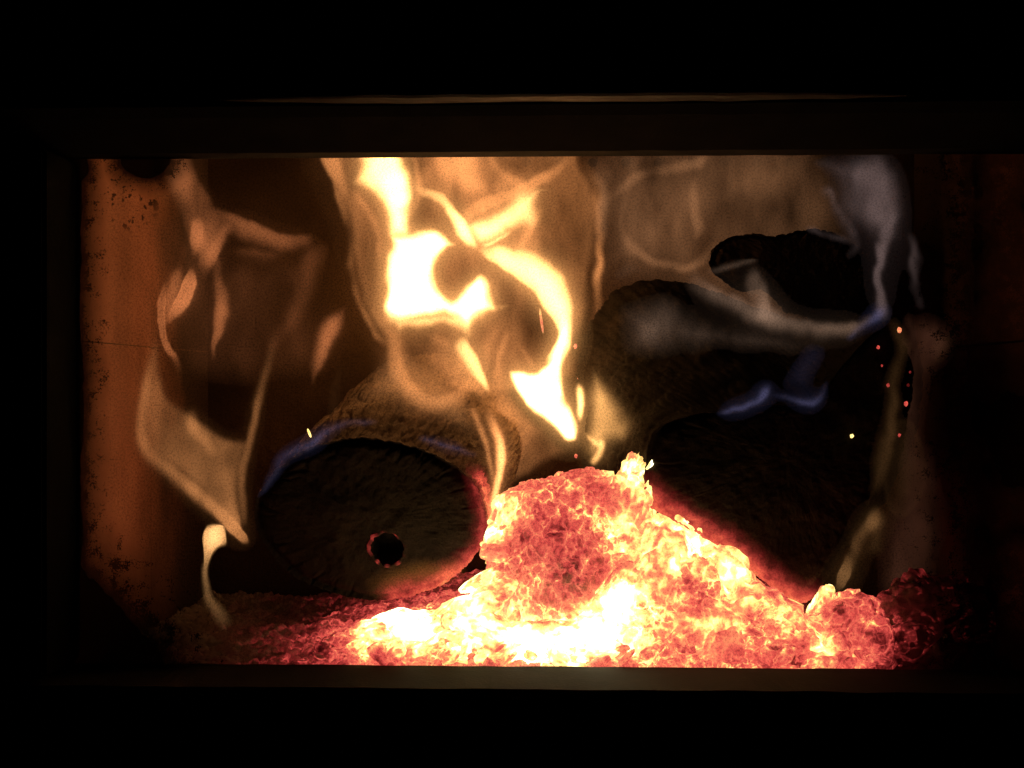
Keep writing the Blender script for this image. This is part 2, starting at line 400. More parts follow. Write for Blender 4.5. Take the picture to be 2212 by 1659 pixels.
def loft_log(root, front, back, nu, nv, side_mat, end_mat, seed, crack=.0022, cell=(.006, .013), rough=.003, side_name='charred_side', holes=(), glow=None):
    """front/back: closed (nu,3) outlines. Builds the cracked side and the two ends as parts of root."""
    cf, cb = front.mean(0), back.mean(0)
    s = np.linspace(0, 1, nv)
    G = front[None] * (1 - s)[:, None, None] + back[None] * s[:, None, None]          # nv,nu,3
    ctr = cf[None] * (1 - s)[:, None] + cb[None] * s[:, None]
    R = G - ctr[:, None, :]; rl = np.linalg.norm(R, axis=2, keepdims=True); Rn = R / rl
    per = np.linalg.norm(np.diff(np.vstack([front, front[:1]]), axis=0), axis=1); u = np.r_[0, np.cumsum(per)[:-1]]
    length = np.linalg.norm(cb - cf)
    ang = u / per.sum() * 2 * math.pi; rad = per.sum() / (2 * math.pi)
    cu = np.stack([np.cos(ang) * rad, np.sin(ang) * rad], 1)
    P = np.concatenate([np.repeat(cu[None] / cell[0], nv, 0), np.repeat((s * length / cell[1])[:, None, None], nu, 1)], 2).reshape(-1, 3)
    P = P + fbm(P * .6, seed + 3, 3)[:, None] * .35
    f1, e, cid = voro(P, seed)
    W = G.reshape(-1, 3)
    disp = -crack * (1 - sstep(0, .28, e)) + crack * .55 * (cid - .5) - crack * .5 * f1 ** 2
    disp = disp + rough * fbm(W * 45, seed + 5, 4) + rough * .16 * fbm(W * 220, seed + 6, 3)
    sfade = np.repeat(np.minimum(1, s * nv / 6)[:, None], nu, 1).ravel()
    sfade = .35 + .65 * sfade
    V = W + Rn.reshape(-1, 3) * (disp * sfade)[:, None]
    V += (np.random.rand(*V.shape) - .5) * .0003
    idx = np.arange(nv * nu).reshape(nv, nu); nx = np.roll(idx, -1, 1)
    F = np.stack([idx[:-1], nx[:-1], nx[1:], idx[1:]], 2).reshape(-1, 4)
    mesh_obj(side_name, V, F[:, ::-1].copy(), side_mat, root, True, {'glow_level': glow(V) if glow else np.zeros(len(V))})
    # front end: rings shrinking from the rim to the centre
    nr = 70; VV = V.reshape(nv, nu, 3)
    rim = VV[0]; axis = (cb - cf) / length
    tt = np.linspace(0, .985, nr) 
    E = rim[None] * (1 - tt)[:, None, None] + cf[None, None] * tt[:, None, None]
    W = E.reshape(-1, 3); rr = np.repeat((1 - tt)[:, None], nu, 1).ravel()
    dep = .0022 * fbm(W * 60, seed + 8, 4) + .0006 * fbm(W * 300, seed + 9, 3)
    aa = np.repeat(ang[None], nr, 0).ravel()
    ck, ce_, _ = voro(np.stack([np.cos(aa) * 3.2, np.sin(aa) * 3.2, rr * 1.3], 1) + fbm(W * 50, seed + 2, 3)[:, None] * .3, seed + 4)
    dep = dep + .0016 * (1 - sstep(0, .10, ce_)) * sstep(.7, .95, rr)
    dep = dep + .006 * sstep(.85, 1, rr) ** 2
    dep *= sstep(0, .06, 1 - rr) 
    for (c, r, d) in holes:
        q = np.linalg.norm((W - c) - np.outer((W - c) @ axis, axis), axis=1)
        q = q * (1 + .12 * fbm(W * 200, 5, 2))
        dep = dep + d * (1 - sstep(r * .86, r * 1.04, q))
    V2 = W + dep[:, None] * axis[None]
    idx = np.arange(nr * nu).reshape(nr, nu); nx = np.roll(idx, -1, 1)
    F = np.stack([idx[:-1], nx[:-1], nx[1:], idx[1:]], 2).reshape(-1, 4)
    V2 = np.vstack([V2, V2.reshape(nr, nu, 3)[-1].mean(0)])
    faces = [tuple(f) for f in F] + [(int(idx[-1, j]), int(nx[-1, j]), len(V2) - 1) for j in range(nu)]
    fe = mesh_obj('cut_end', V2, faces, end_mat, root, True, {'glow_level': glow(V2) if glow else np.zeros(len(V2))})
    # back end
    rb = VV[-1]; Vb = np.vstack([rb, rb * .5 + rb.mean(0) * .5 + axis * .004, (rb.mean(0) + axis * .006)[None]])
    fb = [(j, j + nu, (j + 1) % nu + nu, (j + 1) % nu) for j in range(nu)] + [(j + nu, 2 * nu, (j + 1) % nu + nu) for j in range(nu)]
    mesh_obj('back_end', Vb, fb, end_mat, root)
    return fe, axis

def ellipse_outline(c, rx, rz, axis, n, seed, amp=.05):
    a = np.linspace(0, 2 * math.pi, n, endpoint=False)
    up = np.array([0, 0, 1.]); up = up - axis * (up @ axis); up /= np.linalg.norm(up)
    rt = np.cross(axis, up)
    k = 1 + amp * fbm(np.stack([np.cos(a) * 1.6, np.sin(a) * 1.6, a * 0], 1), seed, 3)
    return c[None] + rt[None] * (np.cos(a) * rx * k)[:, None] + up[None] * (np.sin(a) * rz * k)[:, None]

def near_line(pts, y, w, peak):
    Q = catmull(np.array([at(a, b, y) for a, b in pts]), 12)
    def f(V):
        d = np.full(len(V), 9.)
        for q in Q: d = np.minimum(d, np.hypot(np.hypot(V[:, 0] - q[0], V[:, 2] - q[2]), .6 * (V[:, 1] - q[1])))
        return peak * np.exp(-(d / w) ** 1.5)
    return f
# left log, seen end on, its far end lifted
LC = at(797, 1123, .085)
lax = np.array([.10, math.cos(math.radians(14)), math.sin(math.radians(14))]); lax /= np.linalg.norm(lax)
log1 = empty('charred_log', (LC[0], LC[1], LC[2] - .05))
tag(log1, 'round charred log lying end on with a small glowing knot hole in its cut face', 'log')
fo = ellipse_outline(LC, .0655, .0465, lax, 420, 11, .035); bo = ellipse_outline(LC + lax * .20, .066, .048, lax, 420, 11, .05)
HC = at(833, 1190, .085)
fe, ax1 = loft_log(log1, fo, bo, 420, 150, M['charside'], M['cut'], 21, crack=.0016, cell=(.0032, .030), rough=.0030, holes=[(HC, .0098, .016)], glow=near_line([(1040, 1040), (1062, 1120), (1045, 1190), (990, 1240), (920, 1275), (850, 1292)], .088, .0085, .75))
# broken glowing ring round the knot hole
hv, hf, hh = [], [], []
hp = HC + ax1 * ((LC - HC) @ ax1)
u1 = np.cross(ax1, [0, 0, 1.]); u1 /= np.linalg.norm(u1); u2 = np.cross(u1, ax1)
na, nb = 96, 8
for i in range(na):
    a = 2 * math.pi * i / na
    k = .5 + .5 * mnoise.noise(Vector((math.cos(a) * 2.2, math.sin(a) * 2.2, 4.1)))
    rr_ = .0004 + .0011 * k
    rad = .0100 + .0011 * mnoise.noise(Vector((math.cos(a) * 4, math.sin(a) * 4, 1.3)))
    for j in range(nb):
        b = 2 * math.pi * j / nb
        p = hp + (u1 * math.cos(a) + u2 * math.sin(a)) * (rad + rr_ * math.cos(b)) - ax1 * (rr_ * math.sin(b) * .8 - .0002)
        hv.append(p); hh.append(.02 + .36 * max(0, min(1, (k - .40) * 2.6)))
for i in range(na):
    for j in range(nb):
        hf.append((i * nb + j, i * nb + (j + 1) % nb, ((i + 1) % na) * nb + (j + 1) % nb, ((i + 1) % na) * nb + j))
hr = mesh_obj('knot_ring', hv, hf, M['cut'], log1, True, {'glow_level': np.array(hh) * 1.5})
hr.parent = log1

# right log: a big split piece, front end black, left side and top running back and to the left
def px_outline(pts, y, n, ang=0):
    if ang:                                   # keep the corners of a split log
        q = []
        for i, p in enumerate(pts):
            a, b = np.array(pts[i - 1]), np.array(pts[(i + 1) % len(pts)]); p = np.array(p)
            q += [tuple(p + (a - p) * .22), tuple(p + (b - p) * .22)]
        pts = q
    P = catmull(pts, 6, True); P = resample(P, n)
    return np.array([at(a, b, y) for a, b in P])
def roll_to(Q, target):
    k = np.argmin(np.linalg.norm(Q - target, axis=1)); return np.roll(Q, -k, 0)
f2 = px_outline([(1402, 930), (1500, 890), (1590, 895), (1650, 872), (1765, 874), (1800, 815), (1872, 730), (1928, 692), (1950, 715), (1940, 900), (1890, 1065), (1815, 1205), (1745, 1308), (1690, 1290), (1560, 1185), (1440, 1115), (1388, 1085)], .075, 480, 1)
b2 = px_outline([(1246, 985), (1243, 870), (1246, 748), (1275, 690), (1335, 628), (1430, 602), (1560, 632), (1690, 690), (1800, 690), (1900, 672), (1975, 712), (1992, 820), (1968, 960), (1905, 1085), (1790, 1175), (1650, 1150), (1450, 1100), (1290, 1030)], .215, 480)
f2 = roll_to(f2, at(1396, 1000, .075)); b2 = roll_to(b2, at(1245, 940, .215))
c2 = f2.mean(0)
log2 = empty('charred_log', (c2[0], c2[1], f2[:, 2].min()))
tag(log2, 'large black split log resting on the ember heap, blue flame along its upper edge', 'log')
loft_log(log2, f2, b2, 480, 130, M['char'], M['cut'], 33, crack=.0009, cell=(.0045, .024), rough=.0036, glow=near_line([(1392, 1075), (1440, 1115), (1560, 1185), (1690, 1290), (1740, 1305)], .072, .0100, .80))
# glowing specks on it
for (px, py, y, r, h) in [(1943, 713, .072, .0021, .66), (1897, 750, .073, .0014, .5), (1840, 942, .0715, .0016, .80), (1918, 832, .073, .0015, .42), (1957, 872, .105, .0019, .5), (1943, 940, .100, .0014, .4), (1962, 832, .110, .0013, .38), (1966, 804, .110, .0011, .34), (1905, 790, .073, .001, .4), (1243, 748, .213, .002, .6), (1250, 815, .2125, .0018, .55), (1244, 985, .2115, .0018, .55), (1240, 940, .2115, .0016, .5)]:
    bm = bmesh.new(); bmesh.ops.create_icosphere(bm, subdivisions=2, radius=r)
    c = at(px, py, y)
    vv = np.array([np.array(v.co) * (1 + .35 * mnoise.noise(Vector(v.co) * 900 + Vector((px, py, 0)))) for v in bm.verts]) * np.array([.8, .6, 1.]) * .75 + c
    ff = [tuple(v.index for v in f.verts) for f in bm.faces]; bm.free()
    mesh_obj('glowing_speck', vv, ff, M['ember'], log2, True, {'glow_level': [h - .12] * len(vv)})

# far log at the back
f3 = px_outline([(1530, 585), (1545, 530), (1592, 506), (1680, 512), (1745, 492), (1800, 498), (1878, 552), (1898, 610), (1880, 690), (1770, 700), (1700, 668), (1645, 622), (1600, 632)], .215, 300, 1)
b3 = px_outline([(1562, 575), (1578, 538), (1620, 516), (1700, 512), (1780, 518), (1850, 545), (1880, 610), (1865, 662), (1790, 684), (1720, 672), (1650, 635), (1590, 616)], .29, 300)
b3 = roll_to(b3, at(1562, 575, .29))
f3 = roll_to(f3, at(1532, 575, .215))
c3 = f3.mean(0); log3 = empty('charred_log', (c3[0], c3[1], f3[:, 2].min()))
tag(log3, 'dark charred log at the back above the large split log', 'log')
loft_log(log3, f3, b3, 300, 60, M['char'], M['cut'], 45, crack=.002, cell=(.007, .014), rough=.006)

# ------------------------------------------------------------------ embers
ICO = {}
def ico(n):
    if n not in ICO:
        bm = bmesh.new(); bmesh.ops.create_icosphere(bm, subdivisions=n, radius=1.0)
        ICO[n] = (np.array([v.co[:] for v in bm.verts]), np.array([[v.index for v in f.verts] for f in bm.faces])); bm.free()
    return ICO[n]

HEAT = [(870, 1345, 1.0), (800, 1355, .9), (930, 1335, .95), (1000, 1300, 1.), (1060, 1370, 1.), (1150, 1395, 1.05), (1230, 1390, 1.1), (1290, 1350, 1.1), (1330, 1290, 1.05),
 (1095, 1115, .9), (1075, 1140, .92), (1060, 1250, .84), (1360, 1040, .92), (1380, 1060, .98), (1400, 1130, .86), (1450, 1190, .92), (1420, 1230, .86), (1500, 1210, .9), (1590, 1270, .88), (1540, 1330, .86),
 (1470, 1280, .80), (1560, 1350, .80), (1100, 1265, .74), (1755, 1395, .90), (1775, 1290, .84), (1660, 1310, .72), (1705, 1335, .68), (1350, 1110, .82),
 (1200, 1050, .56), (1250, 1010, .56), (1160, 1090, .56), (1300, 1080, .60), (1150, 1190, .44), (1200, 1150, .46), (1250, 1190, .40), (1230, 1240, .42), (1180, 1280, .48), (1290, 1200, .48), (1120, 1230, .50), (1335, 1180, .68),
 (1490, 1260, .50), (1520, 1290, .52), (1400, 1330, .62), (1390, 1380, .70), (1450, 1390, .56), (1450, 1330, .70), (1620, 1360, .50), (1680, 1400, .48), (1600, 1410, .50), (1820, 1330, .46), (1870, 1310, .42), (1850, 1400, .50), (1790, 1430, .48),
 (1900, 1380, .36), (1950, 1400, .22), (2000, 1330, .15), (2100, 1350, .08), (760, 1400, .50), (850, 1412, .54), (950, 1428, .56), (1100, 1438, .58), (1300, 1436, .60), (1450, 1438, .54), (1600, 1442, .42), (1750, 1442, .48), (1900, 1438, .34),
 (700, 1390, .34), (620, 1380, .22), (560, 1400, .14), (640, 1440, .2), (760, 1330, .7)]
HW = np.array([list(at(a, b, .06)[[0, 2]]) + [h] for a, b, h in HEAT])
def heat_at(V):
    # temperature of the heap over its width and height
    w = 0; t = 0
    for x, z, h in HW:
        k = 1 / ((V[:, 0] - x) ** 2 + (V[:, 2] - z) ** 2 + .0035 ** 2) ** 1.9; w = w + k; t = t + k * h
    return t / w

def coal(name, c, r, heat, seed, sub=4, hgrad=None, cellsz=.008, crack=.10, planes=13, rot=0.0, rough=.14):
    D, F = ico(sub); rng = np.random.RandomState(seed)
    n = rng.randn(planes, 3); n /= np.linalg.norm(n, axis=1, keepdims=True); dd = .72 + .3 * rng.rand(planes)
    q = np.maximum(D @ n.T, .05) / dd
    rad = (np.sum(q ** 14, 1)) ** (-1 / 14.)
    rad = np.clip(rad, .3, 1.15)
    r = np.array(r); W = D * rad[:, None] * r
    sz = r.mean()
    f1, e, cid = voro((W + seed) / cellsz + .4 * fbm(W / cellsz, seed, 2)[:, None], seed)
    ck = 1 - sstep(0, .22, e)
    disp = 1 + rough * fbm(W / sz * 1.3, seed + 1, 4) - crack * ck + crack * 1.6 * (cid - .5) + .014 * fbm(W / .003, seed + 2, 2)
    W = W * disp[:, None]
    if rot:
        ca, sa = math.cos(rot), math.sin(rot); W = np.stack([W[:, 0] * ca - W[:, 2] * sa, W[:, 1], W[:, 0] * sa + W[:, 2] * ca], 1)
    V = W + np.array(c)
    h = .82 * heat_at(V) + .18 * heat - .10 + .12 * ck + .17 * (cid - .5)
    o = mesh_obj(name, V, F, M['ember'], None, True, {'glow_level': h})
    return centre_obj(o)

# bed of ash and small embers
gx = np.linspace(XLW + .002, XRW - .002, 420); gy = np.linspace(.0135, FB_Y - .004, 220)
GX, GY = np.meshgrid(gx, gy); P = np.stack([GX.ravel(), GY.ravel(), 0 * GX.ravel()], 1)
def bedh(x, y):
    cx = .035
    z = ZB - .004 + .010 * sstep(.01, .12, y) + .012 * np.exp(-((x - cx) / .10) ** 2) * sstep(.04, .12, y)
    return z - .010 * sstep(.08, .2, np.abs(x - cx))
f1, e, cid = voro(P / .0065 + .3 * fbm(P / .006, 3, 2)[:, None], 71)
bz = bedh(P[:, 0], P[:, 1]) + .0045 * fbm(P * 70, 5, 4) + .0028 * (cid - .5) - .0022 * (1 - sstep(0, .3, e)) + .0012 * fbm(P * 420, 8, 2)
bh = .50 * np.exp(-((P[:, 0] - .03) / .165) ** 4) * (1 - .45 * sstep(.10, .25, P[:, 1])) + .06 * fbm(P * 30, 9, 3) + .10 * (cid - .5) + .08 * (1 - sstep(0, .3, e)) - .02
bh = np.where(P[:, 0] < -.055, bh - .03 * sstep(-.055, -.085, P[:, 0]), bh)
bh = np.where(P[:, 0] > .165, bh - .16 * sstep(.165, .20, P[:, 0]), bh)
P[:, 2] = bz
ny_, nx_ = GX.shape; idx = np.arange(nx_ * ny_).reshape(ny_, nx_)
F = np.stack([idx[:-1, :-1], idx[:-1, 1:], idx[1:, 1:], idx[1:, :-1]], 2).reshape(-1, 4)
bed = mesh_obj('ember_bed', P, F, M['ember'], None, True, {'glow_level': bh})
tag(bed, 'bed of crumbled glowing embers and ash along the window', 'embers', kind='stuff')

K = .825 / FPX
dm = coal('ember_log_end', at(1212, 1205, .098), (.049, .050, .064), .45, 5, 6, None, .0068, .045, 30, 0, .06)
tag(dm, 'big domed ember lump with a cracked red crust between the two logs', 'ember')
specials = [
 ('glowing_coal', (1356, 1115), .085, (.017, .018, .036), .80, 'tall bright yellow ember ridge touching the large split log', -.12),
 ('glowing_coal', (1374, 1022), .086, (.0048, .010, .0125), .88, 'white hot ember tip at the peak of the heap', -.75),
 ('glowing_coal', (1092, 1118), .085, (.0075, .014, .016), .90, 'bright yellow ember sliver beside the round log', -.5),
 ('glowing_coal', (1498, 1262), .052, (.0125, .010, .0165), .50, 'smooth red oval coal set among yellow embers', .2),
 ('glowing_coal', (1240, 1385), .050, (.038, .018, .014), 1.08, 'white hot ember slab at the foot of the domed lump', .32),
 ('glowing_coal', (1325, 1300), .055, (.012, .014, .022), 1.08, 'white hot ember wedge on the flank of the domed lump', -.55),
 ('glowing_coal', (1070, 1240), .060, (.020, .010, .0045), .86, 'slim yellow ember stick leaning against the domed lump', .5),
 ('glowing_coal', (1745, 1392), .050, (.012, .010, .009), .88, 'bright yellow coal in the red embers under the large log', -.3),
 ('glowing_coal', (1825, 1352), .070, (.022, .020, .0175), .44, 'cracked cherry red coal beside the foot of the large log', 0),
 ('glowing_coal', (1775, 1310), .075, (.007, .010, .014), .86, 'small yellow ember flake under the tip of the large log', -.4),
 ('glowing_coal', (2005, 1310), .110, (.026, .022, .020), .20, 'dim dark red coal against the right wall', .1),
 ('glowing_coal', (1945, 1395), .070, (.018, .018, .013), .27, 'low dim red coal right of the cherry red one', 0),
 ('glowing_coal', (2095, 1340), .120, (.022, .022, .018), .14, 'almost dead dark coal in the right corner of the firebox', 0),
]
sd = 100
for nm, (px, py), y, r, h, lab, rot in specials:
    o = coal(nm, at(px, py, y), r, h, sd, 5, None, .007, .09, 14, rot); sd += 1
    tag(o, lab, 'coal')
mids = [(1436, 1182, .085, .020, .84), (1425, 1245, .065, .022, .76), (1528, 1262, .075, .021, .80), (1592, 1292, .075, .014, .88), (1560, 1335, .060, .020, .74),
        (1645, 1335, .065, .018, .60), (1478, 1345, .055, .019, .76), (1392, 1330, .055, .018, .66), (1385, 1385, .045, .012, .78), (1620, 1392, .055, .016, .52),
        (1705, 1378, .065, .019, .54), (1862, 1402, .060, .019, .42), (1800, 1425, .050, .014, .48), (1682, 1420, .045, .012, .50), (1560, 1405, .045, .014, .54),
        (1350, 1200, .080, .020, .82), (1400, 1160, .080, .016, .86), (1486, 1222, .080, .014, .90), (1515, 1330, .055, .012, .88), (1630, 1305, .078, .013, .70), (1690, 1345, .075, .012, .60)]
for (px, py, y, r, h) in mids:
    k = np.random.rand(3)
    o = coal('glowing_coal', at(px, py, y), (r * (.85 + .3 * k[0]), r * .9, r * (.85 + .3 * k[1])), h, sd, 4, None, .0062, .09, 11, (k[2] - .5) * 1.5); sd += 1
    tag(o, 'chunky glowing coal on the slope of embers below the large split log', 'coal', 'coals heaped under the large log')
lefts = [(800, 1352, .055, .011, .88), (868, 1345, .060, .014, 1.03), (935, 1335, .060, .013, 1.00), (1000, 1312, .060, .017, 1.03), (1045, 1365, .050, .019, 1.04), (1130, 1395, .045, .017, 1.05),
         (965, 1375, .045, .013, .80), (765, 1385, .045, .010, .58), (885, 1395, .040, .012, .62), (1055, 1285, .062, .012, 0.98), (1085, 1180, .085, .012, .80)]
for (px, py, y, r, h) in lefts:
    k = np.random.rand(3)
    o = coal('glowing_coal', at(px, py + (16 if px < 1040 else 4), y), (r * (1.1 + .3 * k[0]), r * .9, r * (.55 + .25 * k[1])), h, sd, 4, None, .0062, .09, 11, (k[2] - .5)); sd += 1
    tag(o, 'bright yellow coal in the hot row below the round log', 'coal', 'hot coals under the round log')
for i in range(80):
    px = random.uniform(640, 1930); py = random.uniform(1398, 1446); y = random.uniform(.018, .036)
    r = random.uniform(.0022, .0055)
    h = .50 + random.uniform(-.10, .12)
    if px > 1650: h -= (px - 1650) / 280 * .22
    if px < 800: h -= (800 - px) / 160 * .26
    o = coal('glowing_coal', at(px, py, y), (r * random.uniform(.8, 2.0), r, r * random.uniform(.4, 1)), h, sd, 3, None, .004, .10, 8, random.uniform(-.8, .8)); sd += 1
    tag(o, 'small red coal in the strip of crumbs against the glass', 'coal', 'small coals along the glass')
for i in range(26):
    t = random.random(); px = 1080 + t * 800; top = np.interp(px, [1080, 1390, 1530, 1700, 1760, 1880], [1130, 1120, 1200, 1320, 1320, 1330])
    if 1080 < px < 1330: py = random.uniform(1330, 1420); 
    else: py = random.uniform(top + 25, 1425)
    f = (py - top) / (1440 - top); y = .078 - .036 * f
    r = random.uniform(.0035, .0085)
    h = np.interp(px, [1080, 1300, 1500, 1650, 1880], [.9, .85, .74, .6, .42]) + random.uniform(-.2, .14)
    o = coal('glowing_coal', at(px, py, y), (r * random.uniform(.8, 1.9), r, r * random.uniform(.4, .9)), h, sd, 3, None, .0045, .08, 8, random.uniform(-1, 1)); sd += 1
    tag(o, 'small glowing coal lodged between bigger coals on the heap', 'coal', 'small coals on the heap')

# ------------------------------------------------------------------ flames (thin curved sheets of glowing gas, as emissive volumes)
def zone(ox, oy, w):
    k = w / 2212 * .8848
    def f(pts, scale_w=True):
        out = []
        for p in pts:
            q = [ox * .8848 + p[0] * k, oy * .8848 + p[1] * k] + list(p[2:])
            if len(q) == 4: q[2] *= k
            out.append(tuple(q))
        return out
    f.k = k
    return f
Z1, Z2, Z3, Z4 = zone(100, 300, 800), zone(700, 300, 800), zone(1400, 300, 800), zone(1700, 700, 800)
ZA, Z6, Z9, Z8 = zone(100, 900, 800), zone(550, 950, 800), zone(1100, 1050, 800), zone(1500, 1150, 800)
Z5, Z7, ZR = zone(1050, 750, 600), zone(900, 700, 500), zone(2000, 1000, 933)
ID = zone(0, 0, 2212 / .8848)

class Field:
    def __init__(s, x0, x1, y0, y1, step=3.0, warp=4.0, seed=0, wide=1.0, pw=1.6, sf=1.25):
        s.wide = wide * 1.3; s.pw = pw; s.sf = sf
        s.gx = np.arange(x0, x1 + step, step); s.gy = np.arange(y0, y1 + step, step)
        X, Y = np.meshgrid(s.gx, s.gy); s.X0, s.Y0 = X, Y
        q = np.stack([X.ravel() / 55, Y.ravel() / 75, 0 * X.ravel() + seed], 1)
        s.X = X + warp * fbm(q, seed, 3).reshape(X.shape); s.Y = Y + warp * fbm(q + 31.7, seed + 5, 3).reshape(X.shape)
        q2 = np.stack([X.ravel() / 17, Y.ravel() / 30, 0 * X.ravel() + seed + 3], 1)
        s.X = s.X + min(warp, 6) * .5 * fbm(q2, seed + 11, 2).reshape(X.shape); s.Y = s.Y + min(warp, 6) * .5 * fbm(q2 + 7.7, seed + 15, 2).reshape(X.shape)
        s.L = np.zeros(X.shape); s.step = step; s.seed = seed
    def _win(s, x0, x1, y0, y1):
        i0, i1 = np.searchsorted(s.gy, [y0 - 14, y1 + 14]); j0, j1 = np.searchsorted(s.gx, [x0 - 14, x1 + 14])
        return slice(i0, i1), slice(j0, j1)
    def ribbon(s, pts, kl=1., kr=1., pl=4.5, pr=4.5, mode='add', gain=1.):
        """pts rows (x, y, half width, L). Left/right of the travel direction get their own width factor and edge power."""
        Q = catmull(np.array(pts, dtype=float), 14); T = np.gradient(Q[:, :2], axis=0)
        w = Q[:, 2].clip(.5) * s.wide; m = w.max() * max(kl, kr)
        sl = s._win(Q[:, 0].min() - m, Q[:, 0].max() + m, Q[:, 1].min() - m, Q[:, 1].max() + m)
        X, Y = s.X[sl], s.Y[sl]
        if X.size == 0: return
        best = np.full(X.shape, 1e9); bi = np.zeros(X.shape, int)
        for k in range(len(Q)):
            d = ((X - Q[k, 0]) ** 2 + (Y - Q[k, 1]) ** 2) / w[k] ** 2; mk = d < best
            best[mk] = d[mk]; bi[mk] = k
        d = np.sqrt(best) * w[bi]; side = (T[bi, 0] * (Y - Q[bi, 1]) - T[bi, 1] * (X - Q[bi, 0])) > 0     # right of travel on screen
        ww = w[bi] * np.where(side, kr, kl); pw = np.where(side, pr, pl)
        v = Q[bi, 3].clip(0) * gain * np.clip(1 - (d / ww) ** 2, 0, 1) ** pw
        n = len(Q); end = np.minimum(bi, n - 1 - bi) / (n * .22)
        v *= sstep(0, 1, np.clip(end + .04, 0, 1))
        if mode == 'add': s.L[sl] += v
        else: s.L[sl] = np.maximum(s.L[sl], v)
    def poly(s, pts, L=1., soft=20., ctrl=None, rim=0., rimw=10., pw=None, mode='add', closed=True):
        pw = s.pw if pw is None else pw; soft = soft * s.sf
        Q = catmull(np.array([p[:2] for p in pts], dtype=float), 10, True)
        sl = s._win(Q[:, 0].min(), Q[:, 0].max(), Q[:, 1].min(), Q[:, 1].max())
        X, Y = s.X[sl], s.Y[sl]
        if X.size == 0: return
        best = np.full(X.shape, 1e9); ins = np.zeros(X.shape, bool)
        R = np.roll(Q, -1, 0)
        for a, b in zip(Q, R):
            e = b - a; l2 = (e @ e) or 1e-9
            t = np.clip(((X - a[0]) * e[0] + (Y - a[1]) * e[1]) / l2, 0, 1)
            best = np.minimum(best, (X - a[0] - t * e[0]) ** 2 + (Y - a[1] - t * e[1]) ** 2)
            if a[1] != b[1]:
                c = ((a[1] > Y) != (b[1] > Y)) & (X < e[0] * (Y - a[1]) / (b[1] - a[1]) + a[0]); ins ^= c
        d = np.sqrt(best) * np.where(ins, 1, -1)
        f = sstep(0, soft, d) ** pw
        lv = np.full(X.shape, float(L))
        if ctrl is not None:
            wsum = 0; lv = 0
            for cx, cy_, cl in ctrl:
                wgt = 1 / (((X - cx) ** 2 + (Y - cy_) ** 2) + 60) ** 1.35; wsum = wsum + wgt; lv = lv + wgt * cl
            lv = lv / wsum * L
        v = lv * f
        if rim: v = v + lv * rim * np.exp(-np.clip(d, 0, None) / rimw) * sstep(0, 6, d)
        if mode == 'add': s.L[sl] += v
        elif mode == 'max': s.L[sl] = np.maximum(s.L[sl], v)
        elif mode == 'cut': s.L[sl] *= 1 - np.clip(v, 0, 1)
    def build(s, name, parent, y0, mat, S, amp=.016, blur=0, tilt=(0, 0), grain=.12, seed=None, eps=.003, mantle=0., mr=22):
        seed = s.seed if seed is None else seed
        L = s.L.copy()
        q = np.stack([s.X0.ravel() / 38, s.Y0.ravel() / 90, 0 * s.X0.ravel() + 3.3], 1)
        L *= 1 + grain * fbm(q, seed + 40, 3).reshape(L.shape)
        for _ in range(blur):
            p = np.pad(L, 1, mode='edge'); L = (p[:-2, 1:-1] + p[2:, 1:-1] + p[1:-1, :-2] + p[1:-1, 2:] + 4 * L) / 8
        if mantle:
            g = np.minimum(L, 3.0); r = max(1, int(mr / s.step))
            for _ in range(3):
                for ax in (0, 1):
                    c = np.cumsum(np.pad(g, [(r + 1, r) if a_ == ax else (0, 0) for a_ in (0, 1)], mode='edge'), axis=ax)
                    g = (np.take(c, range(2 * r + 1, c.shape[ax]), axis=ax) - np.take(c, range(0, c.shape[ax] - 2 * r - 1), axis=ax)) / (2 * r + 1)
            L = L + mantle * g  # soft bloom of light put into the thickness of the sheet
        L[0, :] = L[-1, :] = 0; L[:, 0] = L[:, -1] = 0
        keep = L > eps
        p = np.pad(keep, 1); keep = p[:-2, 1:-1] | p[2:, 1:-1] | p[1:-1, :-2] | p[1:-1, 2:] | keep
        cell = keep[:-1, :-1] & keep[1:, :-1] & keep[:-1, 1:] & keep[1:, 1:]
        # drop checkerboard contacts so that the skin stays closed
        T = np.maximum(L, 0) / S + 4e-5
        c0 = at(s.gx[0], s.gy[0], y0); cx = at(s.gx[-1], s.gy[0], y0); cz = at(s.gx[0], s.gy[-1], y0)
        fx = (s.X0 - s.gx[0]) / (s.gx[-1] - s.gx[0]); fz = (s.Y0 - s.gy[0]) / (s.gy[-1] - s.gy[0])
        WX = c0[0] + (cx[0] - c0[0]) * fx; WZ = c0[2] + (cz[2] - c0[2]) * fz
        q = np.stack([WX.ravel() * 16, WZ.ravel() * 11, 0 * WX.ravel() + seed * 1.7], 1)
        dy = amp * 1.6 * fbm(q, seed + 80, 2).reshape(L.shape) + tilt[0] * (fx - .5) + tilt[1] * (.5 - fz)
        YF, YB = y0 + dy - T / 2, y0 + dy + T / 2
        n = L.size; idx = np.arange(n).reshape(L.shape)
        a, b, c, d = idx[:-1, :-1][cell], idx[:-1, 1:][cell], idx[1:, 1:][cell], idx[1:, :-1][cell]
        front = np.stack([a, d, c, b], 1); back = np.stack([a, b, c, d], 1) + n
        # side walls on border edges
        ed = {}
        up = np.pad(cell, 1)
        sides = []
        C = cell
        nb = {'t': ~up[:-2, 1:-1], 'b': ~up[2:, 1:-1], 'l': ~up[1:-1, :-2], 'r': ~up[1:-1, 2:]}
        A, B, Cc, Dd = idx[:-1, :-1], idx[:-1, 1:], idx[1:, 1:], idx[1:, :-1]
